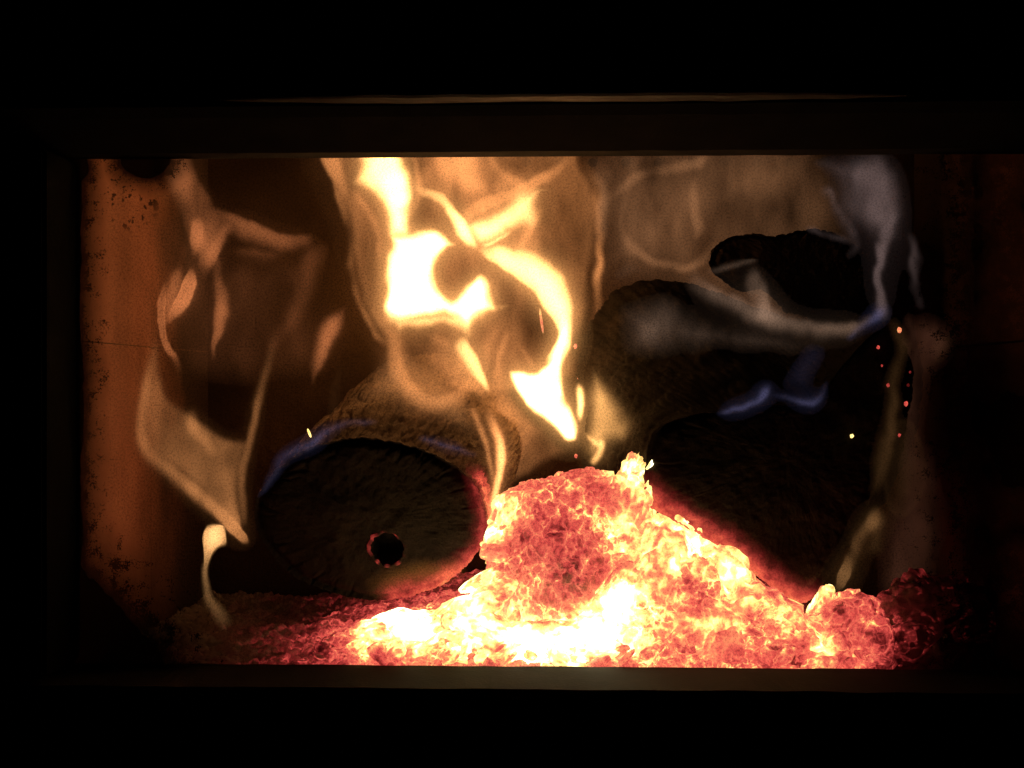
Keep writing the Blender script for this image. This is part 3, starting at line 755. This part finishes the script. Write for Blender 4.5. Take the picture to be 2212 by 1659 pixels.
        for k, (p_, q_) in {'t': (B, A), 'b': (Dd, Cc), 'l': (A, Dd), 'r': (Cc, B)}.items():
            mk = C & nb[k]; e0, e1 = p_[mk], q_[mk]
            sides.append(np.stack([e1, e0, e0 + n, e1 + n], 1))
        Fq = np.concatenate([front, back] + sides)
        V = np.concatenate([np.stack([WX, YF, WZ], 2).reshape(-1, 3), np.stack([WX, YB, WZ], 2).reshape(-1, 3)])
        used = np.unique(Fq); mp = np.full(len(V), -1); mp[used] = np.arange(len(used))
        o = mesh_obj(name, V[used], mp[Fq], mat, parent, True)
        return o

HOT = (1.0, .47, .145); ORG = (1.0, .365, .112); RED = (1.0, .30, .105); AMB = (1.0, .34, .055); MAU = (1.0, .50, .36); BLU = (.50, .47, 1.0); LAV = (1., .62, .68)
def fm(name, col, S):
    k = name + str(S)
    if k not in M: M[k] = flame_mat(name, col, S)
    return M[k]
S_HOT, S_MID, S_DIM = 420., 40., 11.

# --- 1. the tall hot flame in the middle
fl1 = empty('flame', at(1120, 1120, .17)); tag(fl1, 'tall white hot flame rising between the two logs to the top', 'flame')
A = Field(660, 1360, 240, 1060, 2.5, 6, 1)
body = Z2([(690, 740), (800, 720), (870, 700), (960, 680), (1020, 690), (1080, 740), (1160, 800), (1210, 815), (1110, 850), (1025, 920), (990, 1000), (1010, 1075), (1080, 1145), (1130, 1172), (1170, 1140), (1230, 1060), (1290, 1022), (1345, 1030), (1385, 1085), (1410, 1180), (1440, 1290), (1340, 1312), (1275, 1350), (1230, 1410), (1190, 1370), (1130, 1320), (1060, 1300), (900, 1310), (780, 1350), (700, 1350), (640, 1312), (610, 1250), (620, 1180), (645, 1090), (642, 980), (660, 880), (690, 820)])
A.poly(body, 12, 24, mode='add')
A.poly(Z2([(620, 1230), (700, 1290), (900, 1250), (1100, 1250), (1290, 1250), (1470, 1220), (1520, 1260), (1380, 1330), (1290, 1390), (1250, 1480), (1215, 1480), (1140, 1420), (1050, 1370), (900, 1400), (800, 1400), (740, 1450), (710, 1400), (640, 1350)]), 2.2, 26)
A.poly(Z2([(480, 150), (740, 100), (800, 240), (845, 330), (862, 430), (860, 530), (835, 650), (830, 760), (680, 780), (655, 680), (638, 580), (585, 512), (500, 462), (425, 425), (432, 370), (470, 290)]), 1., 24, ctrl=Z2([(640, 300, 5), (720, 400, 8), (755, 500, 9), (740, 650, 7), (470, 400, 1.6), (500, 260, 1.7), (600, 470, 2.6), (840, 400, 1.4), (830, 560, 1.6), (670, 650, 3)]))
A.ribbon(Z2([(1290, 850, 22, 1.), (1340, 880, 30, 2.2), (1430, 915, 52, 4.0), (1540, 960, 70, 4.2), (1650, 1015, 86, 4.4), (1745, 1100, 88, 4.6), (1815, 1210, 74, 4.8), (1860, 1320, 52, 4.6), (1880, 1420, 36, 7), (1868, 1500, 36, 8), (1820, 1590, 46, 9), (1780, 1650, 50, 8)]), kl=1.25, kr=.85, pl=1.7, pr=.7)
A.poly(Z5([(715, 580), (800, 572), (900, 572), (980, 548), (1060, 475), (1130, 375), (1163, 290), (1180, 180), (1240, 180), (1245, 300), (1235, 420), (1212, 560), (1215, 700), (1240, 830), (1300, 960), (1345, 1080), (1335, 1190), (1290, 1225), (1220, 1220), (1150, 1145), (1050, 1055), (950, 975), (870, 895), (800, 795), (740, 685)]), 1., 13, ctrl=Z5([(800, 640, 12), (950, 750, 14), (1100, 950, 14), (1250, 1120, 13), (1100, 550, 13), (1190, 300, 6), (1215, 620, 3), (1230, 850, 2.5), (1160, 450, 8), (1310, 1080, 5), (1120, 750, 13)]))
A.ribbon(Z2([(830, 400, 20, .5), (930, 460, 30, .9), (1020, 490, 30, 1.2), (1090, 545, 32, 1.8), (1150, 630, 38, 3.6), (1200, 720, 40, 4.5), (1245, 800, 30, 3.6), (1290, 870, 18, 1.5)]), kl=.8, kr=1.2, pl=1.2, pr=2)
A.poly(Z2([(1190, 700), (1260, 640), (1430, 585), (1560, 490), (1680, 440), (1780, 455), (1880, 482), (1765, 505), (1740, 570), (1745, 680), (1700, 760), (1620, 760), (1540, 770), (1480, 810), (1340, 850), (1260, 830)]), 1., 30, ctrl=Z2([(1300, 720, 4.6), (1420, 650, 3.8), (1560, 570, 2.4), (1690, 480, 2.0), (1640, 690, 1.5), (1380, 800, 3.6), (1850, 480, 1.4)]))
A.ribbon(Z2([(1310, 840, 20, 2.0), (1400, 815, 16, 2.2), (1480, 780, 13, 1.8), (1530, 745, 9, 1.)]))
A.ribbon(Z7([(990, 540, 95, 1.6), (1050, 660, 85, 2.2), (1130, 800, 75, 2.4), (1200, 930, 55, 2.4), (1260, 1050, 32, 2.0), (1300, 1150, 18, 1.)]), kl=.55, kr=1.2, pl=.9, pr=2)
A.build('flame_core', fl1, .178, fm('hot_flame', HOT, S_HOT), S_HOT, .018, 1, grain=.2, mantle=.40, mr=18)

B = Field(600, 1340, 240, 1180, 3, 8, 2)
veil = Z2([(150, 100), (235, 235), (300, 390), (368, 560), (398, 720), (408, 900), (440, 1100), (500, 1260), (600, 1400), (700, 1500), (740, 1620), (1000, 1750), (1300, 1850), (1900, 1750), (1950, 1500), (2010, 1350), (2060, 1150), (2080, 950), (2130, 700), (2140, 520), (2080, 380), (2000, 280), (1900, 100), (1000, 60)])
B.poly(veil, 1., 18, ctrl=Z2([(450, 700, .27), (480, 1000, .27), (560, 1300, .30), (430, 450, .30), (300, 300, .34), (1000, 350, .7), (1250, 330, .75), (1450, 450, .65), (1850, 650, .22), (1800, 850, .20), (1950, 1000, .22), (1700, 1350, .12), (1500, 1500, .34), (1250, 1600, .5), (900, 1500, .22), (920, 600, .22), (1650, 820, .5), (1250, 980, .4), (1950, 700, .2), (800, 1700, .15), (1600, 250, .25), (880, 300, .15)]), rim=.25, rimw=9)
B.ribbon(Z2([(190, 160, 60, .8), (250, 260, 58, .8), (310, 400, 44, .55), (370, 560, 26, .3), (400, 720, 16, .15)]), kl=1.6, kr=.3, pl=2, pr=.6)
B.poly(Z2([(890, 120), (900, 260), (960, 400), (1050, 480), (1150, 560), (1300, 540), (1500, 470), (1620, 420), (1560, 330), (1400, 370), (1340, 300), (1330, 160)]), .75, 40)
B.poly(Z2([(1640, 450), (1710, 350), (1830, 295), (1950, 210), (2010, 140), (2030, 200), (1910, 320), (1850, 370), (1780, 450)]), .75, 26)
B.ribbon(Z2([(1990, 250, 40, .15), (2090, 400, 44, .30), (2115, 560, 42, .30), (2110, 750, 36, .35), (2105, 900, 36, .85), (2100, 1020, 40, .95), (2095, 1130, 40, .6), (2080, 1280, 44, .30), (2030, 1450, 40, .15)]))
B.poly(Z7([(1110, 640), (1250, 420), (1450, 330), (1500, 430), (1440, 640), (1400, 860), (1380, 1050), (1330, 1100), (1230, 900)]), .34, 34)
B.poly(Z5([(560, 480), (640, 430), (720, 560), (745, 690), (880, 900), (1060, 1060), (1230, 1235), (1260, 1300), (1130, 1400), (900, 1540), (760, 1640), (620, 1640), (560, 1300), (540, 900)]), 1., 22, ctrl=Z5([(620, 620, .25), (700, 900, .42), (680, 1100, .38), (850, 1050, .34), (1000, 1250, .13), (850, 1400, .14), (740, 1400, .30), (620, 1100, .35)]))
B.poly(Z7([(330, 1240), (700, 1290), (1050, 1200), (1250, 1200), (1300, 1500), (1000, 1400), (600, 1420)]), .18, 40)
B.poly(Z2([(960, 560), (1000, 550), (1080, 600), (1060, 625), (960, 640), (930, 610)]), .6, 24, mode='cut')
B.poly(Z2([(840, 220), (880, 250), (930, 380), (1000, 450), (960, 450), (880, 400), (850, 330)]), .75, 22, mode='cut')
B.poly(Z2([(1380, 200), (1500, 190), (1680, 240), (1640, 340), (1560, 390), (1440, 320)]), .55, 30, mode='cut')
B.poly(Z7([(390, 580), (500, 560), (640, 660), (800, 800), (1000, 930), (1080, 985), (1040, 1035), (930, 1110), (850, 1170), (740, 1180), (630, 1130), (530, 1040), (450, 920), (390, 770)]), .75, 26, mode='cut')
B.poly(Z7([(1650, 330), (1850, 240), (2000, 400), (2050, 560), (1960, 760), (1800, 870), (1600, 880), (1550, 700)]), .35, 40, mode='cut')
for rb in (Z2([(850, 200, 24, .3), (875, 330, 28, .5), (900, 470, 30, .5), (880, 580, 28, .4), (840, 680, 20, .2)]),
           Z2([(1180, 660, 30, .5), (1300, 570, 40, .8), (1480, 500, 44, .8), (1640, 430, 42, .8), (1770, 350, 36, .7), (1920, 230, 30, .5)]),
           Z2([(1540, 960, 30, .2), (1590, 830, 38, .38), (1670, 710, 40, .42), (1730, 570, 30, .25)]),
           Z2([(720, 1520, 24, .2), (610, 1430, 28, .32), (525, 1300, 28, .32), (455, 1130, 26, .28), (420, 950, 24, .2), (408, 760, 20, .12)]),
           Z2([(430, 420, 30, .2), (500, 520, 40, .25), (590, 640, 40, .3), (630, 800, 30, .3), (620, 950, 26, .2)]),
           Z7([(1370, 1180, 40, .2), (1385, 1000, 50, .38), (1410, 800, 50, .40), (1470, 620, 60, .35), (1560, 460, 50, .2)]),
           Z7([(1620, 600, 30, .05), (1700, 700, 34, .2), (1780, 830, 34, .22), (1820, 880, 20, .08)]),
           Z5([(540, 820, 40, .2), (560, 960, 56, .45), (590, 1130, 60, .5), (650, 1320, 56, .4), (700, 1450, 40, .2)]),
           Z2([(1330, 160, 30, .2), (1420, 300, 40, .35), (1520, 380, 40, .35), (1640, 420, 30, .3)])):
    B.ribbon(rb)
B.L *= .85
B.build('flame_veil', fl1, .205, fm('flame_veil', ORG, S_MID), S_MID, .022, 3, grain=.9, mantle=.10, mr=30)

B2 = Field(680, 1140, 620, 1000, 2.5, 7, 25, 1.15)
# the loop under the white body
B2.ribbon(Z7([(290, 420, 60, .9), (285, 560, 62, .62), (290, 700, 62, .52), (320, 860, 66, .5), (390, 1010, 72, .5), (500, 1150, 80, .55), (650, 1240, 84, .52), (800, 1235, 80, .52), (940, 1160, 74, .6), (1040, 1070, 60, .62), (1110, 980, 40, .45)]), kl=.62, kr=1.25, pl=.9, pr=2)
B2.poly(Z7([(560, 480), (720, 420), (900, 480), (1000, 640), (1080, 830), (1120, 960), (1000, 900), (800, 740), (640, 620)]), .45, 34)
B2.L *= .72
B2.build('flame_loop', fl1, .118, fm('flame_veil', ORG, S_MID), S_MID, .008, 4, grain=.6, mantle=.5, mr=22)
Cc = Field(930, 1130, 880, 1200, 2.5, 3, 3)
Cc.ribbon(Z6([(1760, 100, 40, .3), (1815, 250, 42, 1.0), (1858, 360, 40, 2.0), (1868, 460, 38, 2.6), (1850, 560, 34, 2.6), (1825, 680, 28, 2.8), (1800, 800, 22, 2.4), (1790, 880, 16, 1.2)]), kl=.8, kr=1.2)
Cc.ribbon(Z6([(1640, 60, 30, .2), (1690, 190, 32, .5), (1735, 300, 30, .5), (1770, 430, 26, .45), (1790, 560, 20, .4), (1795, 680, 14, .3)]))
Cc.build('flame_tongue', fl1, .070, fm('flame_tongue', ORG, 120.), 120., .008, 2, grain=.3, mantle=.3, mr=12)

# --- 2. flame licking the left face of the large split log
fl2 = empty('flame', at(1300, 1130, .10)); tag(fl2, 'small yellow flame licking the left side of the large split log', 'flame')
D = Field(1210, 1500, 760, 1080, 2.5, 5, 4, 1.15, 2., 1.5)
D.poly(Z5([(1440, 560), (1500, 520), (1560, 590), (1680, 730), (1800, 880), (1900, 1060), (1800, 1250), (1600, 1290), (1500, 1420), (1430, 1445), (1380, 1350), (1350, 1150), (1370, 950), (1380, 750)]), 1., 30, ctrl=Z5([(1490, 600, .75), (1450, 800, .7), (1560, 760, .5), (1640, 900, .32), (1740, 1000, .16), (1450, 1000, .5), (1560, 1050, .3), (1480, 1250, .7), (1440, 1400, .5), (1650, 1150, .25), (1850, 1050, .06)]))
D.ribbon(Z5([(1335, 680, 14, .6), (1345, 760, 30, 1.8), (1348, 860, 34, 2.6), (1342, 950, 28, 1.8), (1335, 1040, 14, .5)]))
D.poly(Z5([(1395, 1105), (1440, 1130), (1500, 1175), (1550, 1200), (1535, 1290), (1470, 1270), (1410, 1220), (1385, 1160)]), 3.6, 16)
D.ribbon(Z5([(1540, 1180, 30, 1.2), (1535, 1270, 32, .9), (1500, 1360, 34, .7), (1450, 1420, 30, .6)]))
D.L *= 2.2
D.build('flame_sheet', fl2, .092, fm('yellow_flame', (1., .47, .14), 60.), 60., .008, 3, grain=.4, mantle=.25, mr=16)

# --- 3. leaf-shaped flame on the left
fl3 = empty('flame', at(540, 1150, .10)); tag(fl3, 'large leaf shaped translucent orange flame left of the round log', 'flame')
E = Field(280, 780, 560, 1200, 2.5, 3, 6, 1.0, 1.9, 1.6)
E.poly(ZA([(800, -250), (860, 40), (900, 170), (1000, 250), (1130, 340), (1250, 430), (1430, 480), (1410, 620), (1370, 800), (1400, 1000), (1395, 1120), (1330, 1080), (1150, 900), (950, 720), (760, 580), (700, 420), (690, 250), (720, 60)]), 1., 14, ctrl=ZA([(780, 200, .16), (850, 450, .14), (1080, 400, .30), (1200, 520, .22), (1000, 620, .18), (1200, 800, .26), (1330, 600, .10), (1350, 950, .45), (1320, 1040, .8), (1150, 870, .30), (760, 0, .06), (900, 330, .10), (1000, 520, .12)]))
E.L *= .8
E.ribbon(ZA([(800, -200, 40, .10), (755, 0, 50, .16), (718, 180, 52, .18), (705, 400, 56, .18), (760, 560, 62, .20), (900, 690, 70, .24), (1090, 850, 72, .42), (1240, 980, 60, .7), (1390, 1130, 34, 1.1), (1410, 1170, 20, .6)]), kl=.9, kr=1.1)
E.ribbon(ZA([(1040, 270, 50, .10), (1060, 400, 60, .18), (1150, 520, 60, .14), (1200, 600, 50, .05)]))
E.ribbon(ZA([(1600, -260, 36, .03), (1550, -60, 38, .09), (1500, 140, 36, .15), (1465, 300, 34, .17), (1435, 470, 36, .15), (1385, 650, 40, .14), (1370, 800, 40, .18), (1390, 950, 36, .22), (1405, 1060, 24, .3)]))
E.L *= 1.15
E.build('flame_sheet', fl3, .115, fm('leaf_flame', (1., .385, .125), 40.), 40., .012, 2, grain=.7, mantle=.10, mr=18)
E2 = Field(400, 560, 1100, 1420, 2.5, 3, 7)
E2.poly(ZA([(1112, 1075), (1150, 1040), (1225, 1045), (1248, 1100), (1256, 1190), (1200, 1215), (1165, 1260), (1140, 1340), (1120, 1420), (1100, 1380), (1102, 1220)]), 1., 9, ctrl=ZA([(1170, 1130, 2.2), (1140, 1250, 1.4), (1120, 1380, .7), (1225, 1180, 1.1)]))
E2.ribbon(ZA([(1115, 1300, 26, .35), (1110, 1420, 28, .22), (1135, 1540, 40, .13), (1200, 1640, 60, .09), (1260, 1760, 70, .04)]))
fl3b = empty('flame', at(470, 1400, .07)); tag(fl3b, 'small bright stubby flame by the left wall under the leaf shaped flame', 'flame')
E2.build('flame_sheet', fl3b, .075, fm('stub_flame', (1., .48, .17), 70.), 70., .004, 1)

# --- 4. wisps high on the left
fl4 = empty('flame', at(450, 800, .145)); tag(fl4, 'faint forked wisps of flame high on the left in front of the firebricks', 'flame')
G = Field(300, 780, 250, 960, 2.5, 9, 9, 1.05, 1.8, 1.4)
G.ribbon(Z1([(780, 60, 90, .26), (900, 260, 92, .22), (960, 420, 88, .20), (1030, 570, 86, .19), (1080, 720, 84, .26), (1110, 850, 60, .24), (1110, 960, 34, .15), (1110, 1060, 20, .05)]), pl=1.2, pr=1.4)
G.ribbon(Z1([(1060, 600, 60, .08), (1200, 620, 62, .16), (1330, 660, 62, .16), (1470, 730, 56, .15), (1620, 780, 52, .14), (1740, 770, 44, .14), (1830, 745, 26, .08)]), kl=.5, kr=1.5, pl=.8, pr=2)
G.ribbon(Z1([(1045, 620, 8, .12), (1040, 690, 44, .30), (1030, 780, 46, .30), (1015, 920, 8, .06)]))
G.ribbon(Z1([(1240, 660, 50, .08), (1190, 770, 54, .26), (1145, 880, 46, .22), (1120, 980, 30, .08)]))
G.ribbon(Z1([(940, 950, 10, .1), (910, 1080, 56, .2), (885, 1220, 56, .2), (850, 1400, 10, .1)]))
G.ribbon(Z1([(1000, 960, 8, .3), (1000, 1060, 48, .55), (980, 1170, 56, .70), (935, 1270, 46, .42), (860, 1380, 8, .2)]), kl=1.3, kr=.8)
G.ribbon(Z1([(850, 1060, 14, .2), (832, 1160, 16, .55), (830, 1260, 16, .8), (845, 1380, 16, .7), (870, 1500, 18, .5), (920, 1600, 20, .12), (980, 1720, 20, .03)]))
G.ribbon(Z1([(1195, 1000, 8, .1), (1210, 1130, 50, .24), (1220, 1260, 64, .33), (1208, 1380, 50, .30), (1188, 1490, 18, .3), (1175, 1620, 5, .1)]), kl=1.2, kr=.8)
G.ribbon(Z1([(1180, 880, 40, .05), (1190, 1000, 46, .09), (1200, 1120, 50, .10)]))
G.ribbon(Z1([(2080, 1230, 8, .15), (1990, 1340, 52, .26), (1915, 1460, 68, .36), (1865, 1590, 54, .27), (1815, 1790, 8, .1)]), kl=.9, kr=1.2)
G.ribbon(Z1([(1500, 1600, 40, .03), (1700, 1300, 80, .05), (1800, 1000, 100, .07), (1850, 800, 90, .07)]))
G.poly(Z1([(1230, 800), (1400, 760), (1700, 850), (1650, 950), (1500, 1010), (1350, 960), (1220, 900)]), .06, 36)
G.poly(Z1([(700, 700), (1000, 560), (1500, 800), (1900, 700), (1980, 1200), (1950, 1700), (1500, 1850), (1000, 1800), (760, 1400)]), .026, 70)
G.L *= 1.15
G.build('flame_wisp', fl4, .145, fm('wisp_flame', (1., .31, .105), 32.), 32., .016, 2, grain=.9, mantle=.12, mr=20)

# --- 5. haze of flame over the round log
fl5 = empty('flame', at(800, 950, .2)); tag(fl5, 'thin blue edged flame veil hugging the top of the round log', 'flame')
H = Field(520, 1110, 720, 1180, 3, 6, 12, 1., 2.2, 1.7)
H.poly(Z6([(600, 260), (820, 60), (1000, -250), (1250, -330), (1500, -200), (1700, 0), (1760, 200), (1700, 380), (1400, 290), (1100, 170), (900, 185), (700, 230)]), .16, 40)
H.poly(Z6([(610, 230), (680, -100), (800, -300), (860, -200), (840, 50), (820, 200), (720, 260)]), .09, 40)
H.L *= .8
H.build('flame_veil', fl5, .090, fm('log_veil', (1., .42, .15), S_DIM), S_DIM, .005, 6, grain=.35)
H2 = Field(520, 1110, 840, 1160, 2.5, 6, 13, 1.5)
H2.ribbon(Z6([(180, 790, 8, .03), (260, 690, 11, .07), (320, 590, 18, .06), (400, 455, 26, .10), (500, 410, 28, .22), (590, 372, 24, .22), (660, 315, 20, .14), (740, 265, 13, .14), (860, 228, 10, .15), (980, 222, 9, .15), (1060, 232, 8, .05)]))
H2.ribbon(Z6([(1290, 330, 6, .03), (1380, 355, 9, .13), (1500, 388, 9, .14), (1640, 425, 9, .11), (1720, 455, 8, .05)]))
H2.L *= .42
H2.build('blue_edge', fl5, .078, fm('blue_flame', BLU, 9.), 9., .006, 5, grain=1.2, mantle=.7, mr=14)
# dim amber film low on the cut face
H4 = Field(780, 1120, 1120, 1340, 3, 6, 15, 1.6)
H4.ribbon(Z6([(950, 1380, 80, .05), (1150, 1290, 70, .10), (1350, 1240, 66, .13), (1520, 1220, 60, .12), (1640, 1200, 40, .06)]))
H4.L *= .8
H4.build('amber_film', fl5, .066, fm('amber_flame', AMB, 14.), 14., .003, 2)

# --- 6. web of pale wisps over the large log
fl6 = empty('flame', at(1600, 900, .2)); tag(fl6, 'pale web of smoky flame wisps above the large split log', 'flame')
J = Field(1230, 1960, 250, 960, 3, 14, 16, 1.1, 2., 1.6)
J.poly([(1250, 250), (1600, 250), (1780, 260), (1800, 420), (1700, 480), (1560, 500), (1500, 600), (1420, 600), (1330, 630), (1280, 690), (1260, 500)], .055, 60)
J.ribbon(Z3([(200, 200, 60, .10), (190, 360, 64, .12), (200, 520, 50, .13), (185, 680, 46, .12), (180, 850, 40, .12)]))
J.ribbon(Z3([(215, 540, 34, .08), (320, 450, 40, .10), (440, 350, 46, .10), (560, 310, 46, .10), (720, 290, 50, .12), (860, 270, 56, .16), (930, 180, 50, .12)]))
J.ribbon(Z3([(800, 360, 30, .05), (820, 500, 36, .08), (830, 620, 36, .10), (850, 720, 36, .13), (830, 800, 20, .04)]))
J.ribbon(Z3([(400, 380, 30, .06), (340, 560, 34, .06), (330, 740, 34, .06), (400, 860, 40, .09), (520, 950, 40, .10), (700, 990, 46, .10), (830, 970, 50, .11), (890, 880, 44, .11), (930, 790, 36, .06)]))
J.poly([(1240, 330), (1500, 300), (1800, 300), (1900, 480), (1850, 700), (1600, 760), (1400, 700), (1260, 720)], .05, 90)
J.L *= 1.0
J.build('smoky_wisp', fl6, .240, fm('smoky_flame', (1., .44, .19), S_DIM), S_DIM, .012, 2, grain=1.0, mantle=.2, mr=24)
JB = Field(1230, 1990, 560, 1000, 3, 12, 26, 1.1, 2., 1.6)
JB.ribbon(Z3([(780, 990, 60, .08), (900, 1090, 66, .10), (1060, 1180, 66, .10), (1250, 1270, 70, .12), (1450, 1350, 66, .12), (1700, 1400, 60, .10), (1900, 1370, 44, .08), (2040, 1300, 26, .06)]), kl=.7, kr=1.3)
JB.ribbon(Z3([(1190, 1000, 50, .06), (1220, 1120, 60, .09), (1300, 1240, 60, .09), (1450, 1330, 50, .05)]))
JB.poly(Z3([(250, 1000), (420, 900), (620, 1010), (900, 1050), (1100, 1190), (900, 1190), (680, 1090), (480, 1060), (320, 1110)]), .08, 40)
JB.poly(Z3([(250, 1180), (420, 1130), (640, 1100), (900, 1230), (1300, 1330), (1700, 1420), (1800, 1500), (1500, 1620), (1000, 1600), (600, 1650), (300, 1600)]), .085, 60)
JB.ribbon([(1650, 700, 18, .05), (1655, 660, 20, .10), (1640, 610, 18, .10), (1622, 570, 14, .04)])
JB.ribbon(Z3([(900, 1010, 16, .03), (1080, 960, 20, .06), (1280, 890, 20, .06), (1480, 800, 16, .03)]))
JB.build('smoky_sheet', fl6, .066, fm('olive_smoke', (1., .60, .40), S_DIM), S_DIM, .004, 3, grain=.9, mantle=.25, mr=26)
J2 = Field(1380, 1960, 640, 960, 2.5, 6, 17, 1.2, 2.2, 1.5)
J2.ribbon(Z4([(120, 862, 8, .02), (200, 850, 12, .16), (320, 820, 14, .22), (420, 775, 18, .28), (470, 715, 24, .26), (490, 650, 20, .10)]), kl=1.8, kr=.6)
J2.ribbon(Z4([(480, 735, 10, .05), (600, 752, 14, .08), (720, 790, 22, .16), (800, 785, 24, .14), (860, 730, 16, .06), (900, 610, 14, .03)]), kl=1.8, kr=.6)
J2.poly(Z4([(500, 700), (560, 480), (700, 330), (950, 330), (960, 480), (900, 620), (840, 760), (700, 790)]), .016, 40)
J2.ribbon(Z4([(1020, 360, 14, .06), (1090, 310, 18, .11), (1170, 250, 26, .13), (1230, 190, 34, .16), (1270, 120, 30, .08)]))
J2.L *= .42
J2.build('blue_edge', fl6, .068, fm('blue_flame', BLU, 9.), 9., .006, 5, grain=1.2, mantle=.7, mr=14)

# --- 7. lilac smoke-like flame at the upper right
fl7 = empty('flame', at(1950, 720, .15)); tag(fl7, 'pale lilac flame curling up from the right end of the large split log', 'flame')
Kf = Field(1600, 2180, 250, 800, 3, 16, 18, 1.0, 2., 1.6)
Kf.poly(Z3([(1560, 260), (1750, 180), (2100, 120), (2240, 300), (2330, 560), (2300, 760), (2200, 900), (2130, 1200), (2060, 1300), (2040, 1100), (2060, 860), (1950, 780), (1780, 700), (1680, 580), (1720, 420), (1600, 320)]), 1., 40, ctrl=Z3([(1900, 300, .14), (2050, 350, .13), (1650, 290, .10), (1950, 500, .08), (1750, 560, .05), (2120, 700, .12), (2090, 950, .18), (2080, 1200, .20), (1850, 680, .05), (2280, 560, .09), (2000, 620, .08)]))
Kf.ribbon(Z3([(2200, 560, 60, .06), (2150, 760, 56, .10), (2100, 920, 44, .14), (2075, 1080, 40, .16), (2080, 1230, 46, .15), (2100, 1330, 40, .08)]))
Kf.ribbon(Z3([(1650, 520, 40, .03), (1720, 470, 40, .06), (1780, 560, 44, .05), (1900, 740, 60, .06), (1930, 850, 50, .05), (1840, 930, 40, .02)]))
Kf.ribbon(Z3([(1560, 700, 26, .02), (1640, 720, 28, .06), (1760, 760, 30, .05), (1900, 800, 40, .04)]))
Kf.ribbon(Z3([(2330, 700, 40, .03), (2340, 900, 44, .06), (2330, 1150, 40, .06), (2320, 1300, 40, .03)]))
Kf.L *= .55
Kf.build('smoky_wisp', fl7, .13, fm('lilac_flame', (1., .66, .62), S_DIM), S_DIM, .016, 3, grain=1.3, mantle=.3, mr=30)

# --- 8. amber flames right of the large log
fl8 = empty('flame', at(1900, 1250, .1)); tag(fl8, 'thin smoky amber flame standing along the right side of the large split log', 'flame')
Lf = Field(1760, 2180, 640, 1330, 3, 12, 20, 1.2, 2., 1.6)
Lf.ribbon(Z8([(1470, 800, 10, .05), (1525, 760, 26, .45), (1550, 670, 38, .5), (1590, 560, 44, .34), (1650, 440, 56, .26), (1730, 330, 70, .18), (1800, 250, 70, .10)]), kl=.8, kr=1.2)
Lf.poly(Z8([(1600, 540), (1680, 380), (1760, 260), (1880, 240), (1880, 420), (1860, 580), (1780, 620), (1650, 640)]), .10, 40)
Lf.ribbon(Z4([(1330, 180, 50, .04), (1370, 380, 50, .05), (1350, 620, 50, .055), (1330, 860, 50, .06), (1270, 1080, 50, .055), (1230, 1260, 50, .05), (1180, 1420, 50, .03)]))
Lf.poly(Z4([(1500, 380), (1620, 230), (1780, 200), (1880, 230), (1850, 360), (1760, 500), (1660, 620), (1590, 760), (1560, 620)]), .075, 50)
Lf.poly(Z4([(1300, 950), (1420, 900), (1520, 1000), (1580, 1180), (1560, 1360), (1480, 1490), (1380, 1560), (1280, 1450), (1250, 1250)]), .028, 40, rim=.7, rimw=14)
Lf.L *= np.clip((Lf.Y0 - 640) / 700, .45, 1.0)
Lf.build('smoky_wisp', fl8, .060, fm('amber_smoke', (1., .46, .16), S_DIM), S_DIM, .010, 4, grain=1.2, mantle=.4, mr=26)

Lh = Field(1820, 2190, 600, 1370, 3, 16, 28, 1.1, 2., 1.6)  # faint glow added behind the log so its dark edge stands out
Lh.poly([(1930, 690), (2010, 660), (2075, 700), (2090, 760), (2040, 850), (2030, 950), (2060, 1060), (2050, 1180), (1980, 1320), (1890, 1320), (1870, 1180), (1920, 1000)], 1., 40, ctrl=[(2060, 720, .05), (2000, 800, .03), (1990, 950, .014), (2000, 1100, .022), (1930, 1250, .022)])
Lh.build('smoky_sheet', fl8, .165, fm('red_smoke', (1., .36, .20), S_DIM), S_DIM, .012, 4, grain=1.2, mantle=.3, mr=26)

# ------------------------------------------------------------------ sparks
for (x0, y0, x1, y1, yy, w, lab) in [(1166, 668, 1173, 718, .15, .0008, 'tiny white hot splinter spark hanging inside the loop of the tall flame'), (665, 928, 671, 943, .09, .0007, 'tiny glowing spark above the left shoulder of the round log')]:
    a, b = at(x0, y0, yy), at(x1, y1, yy); ax = b - a; l = np.linalg.norm(ax); ax /= l  # spark drawn out long, its streak of light given as a shape
    D, F = ico(2); V = D * w; V = V + np.outer(D @ ax, ax) * (l / 2)
    o = mesh_obj('spark', V + (a + b) / 2, F, M['ember'], None, True, {'glow_level': [.80] * len(V)}); centre_obj(o); tag(o, lab, 'spark')
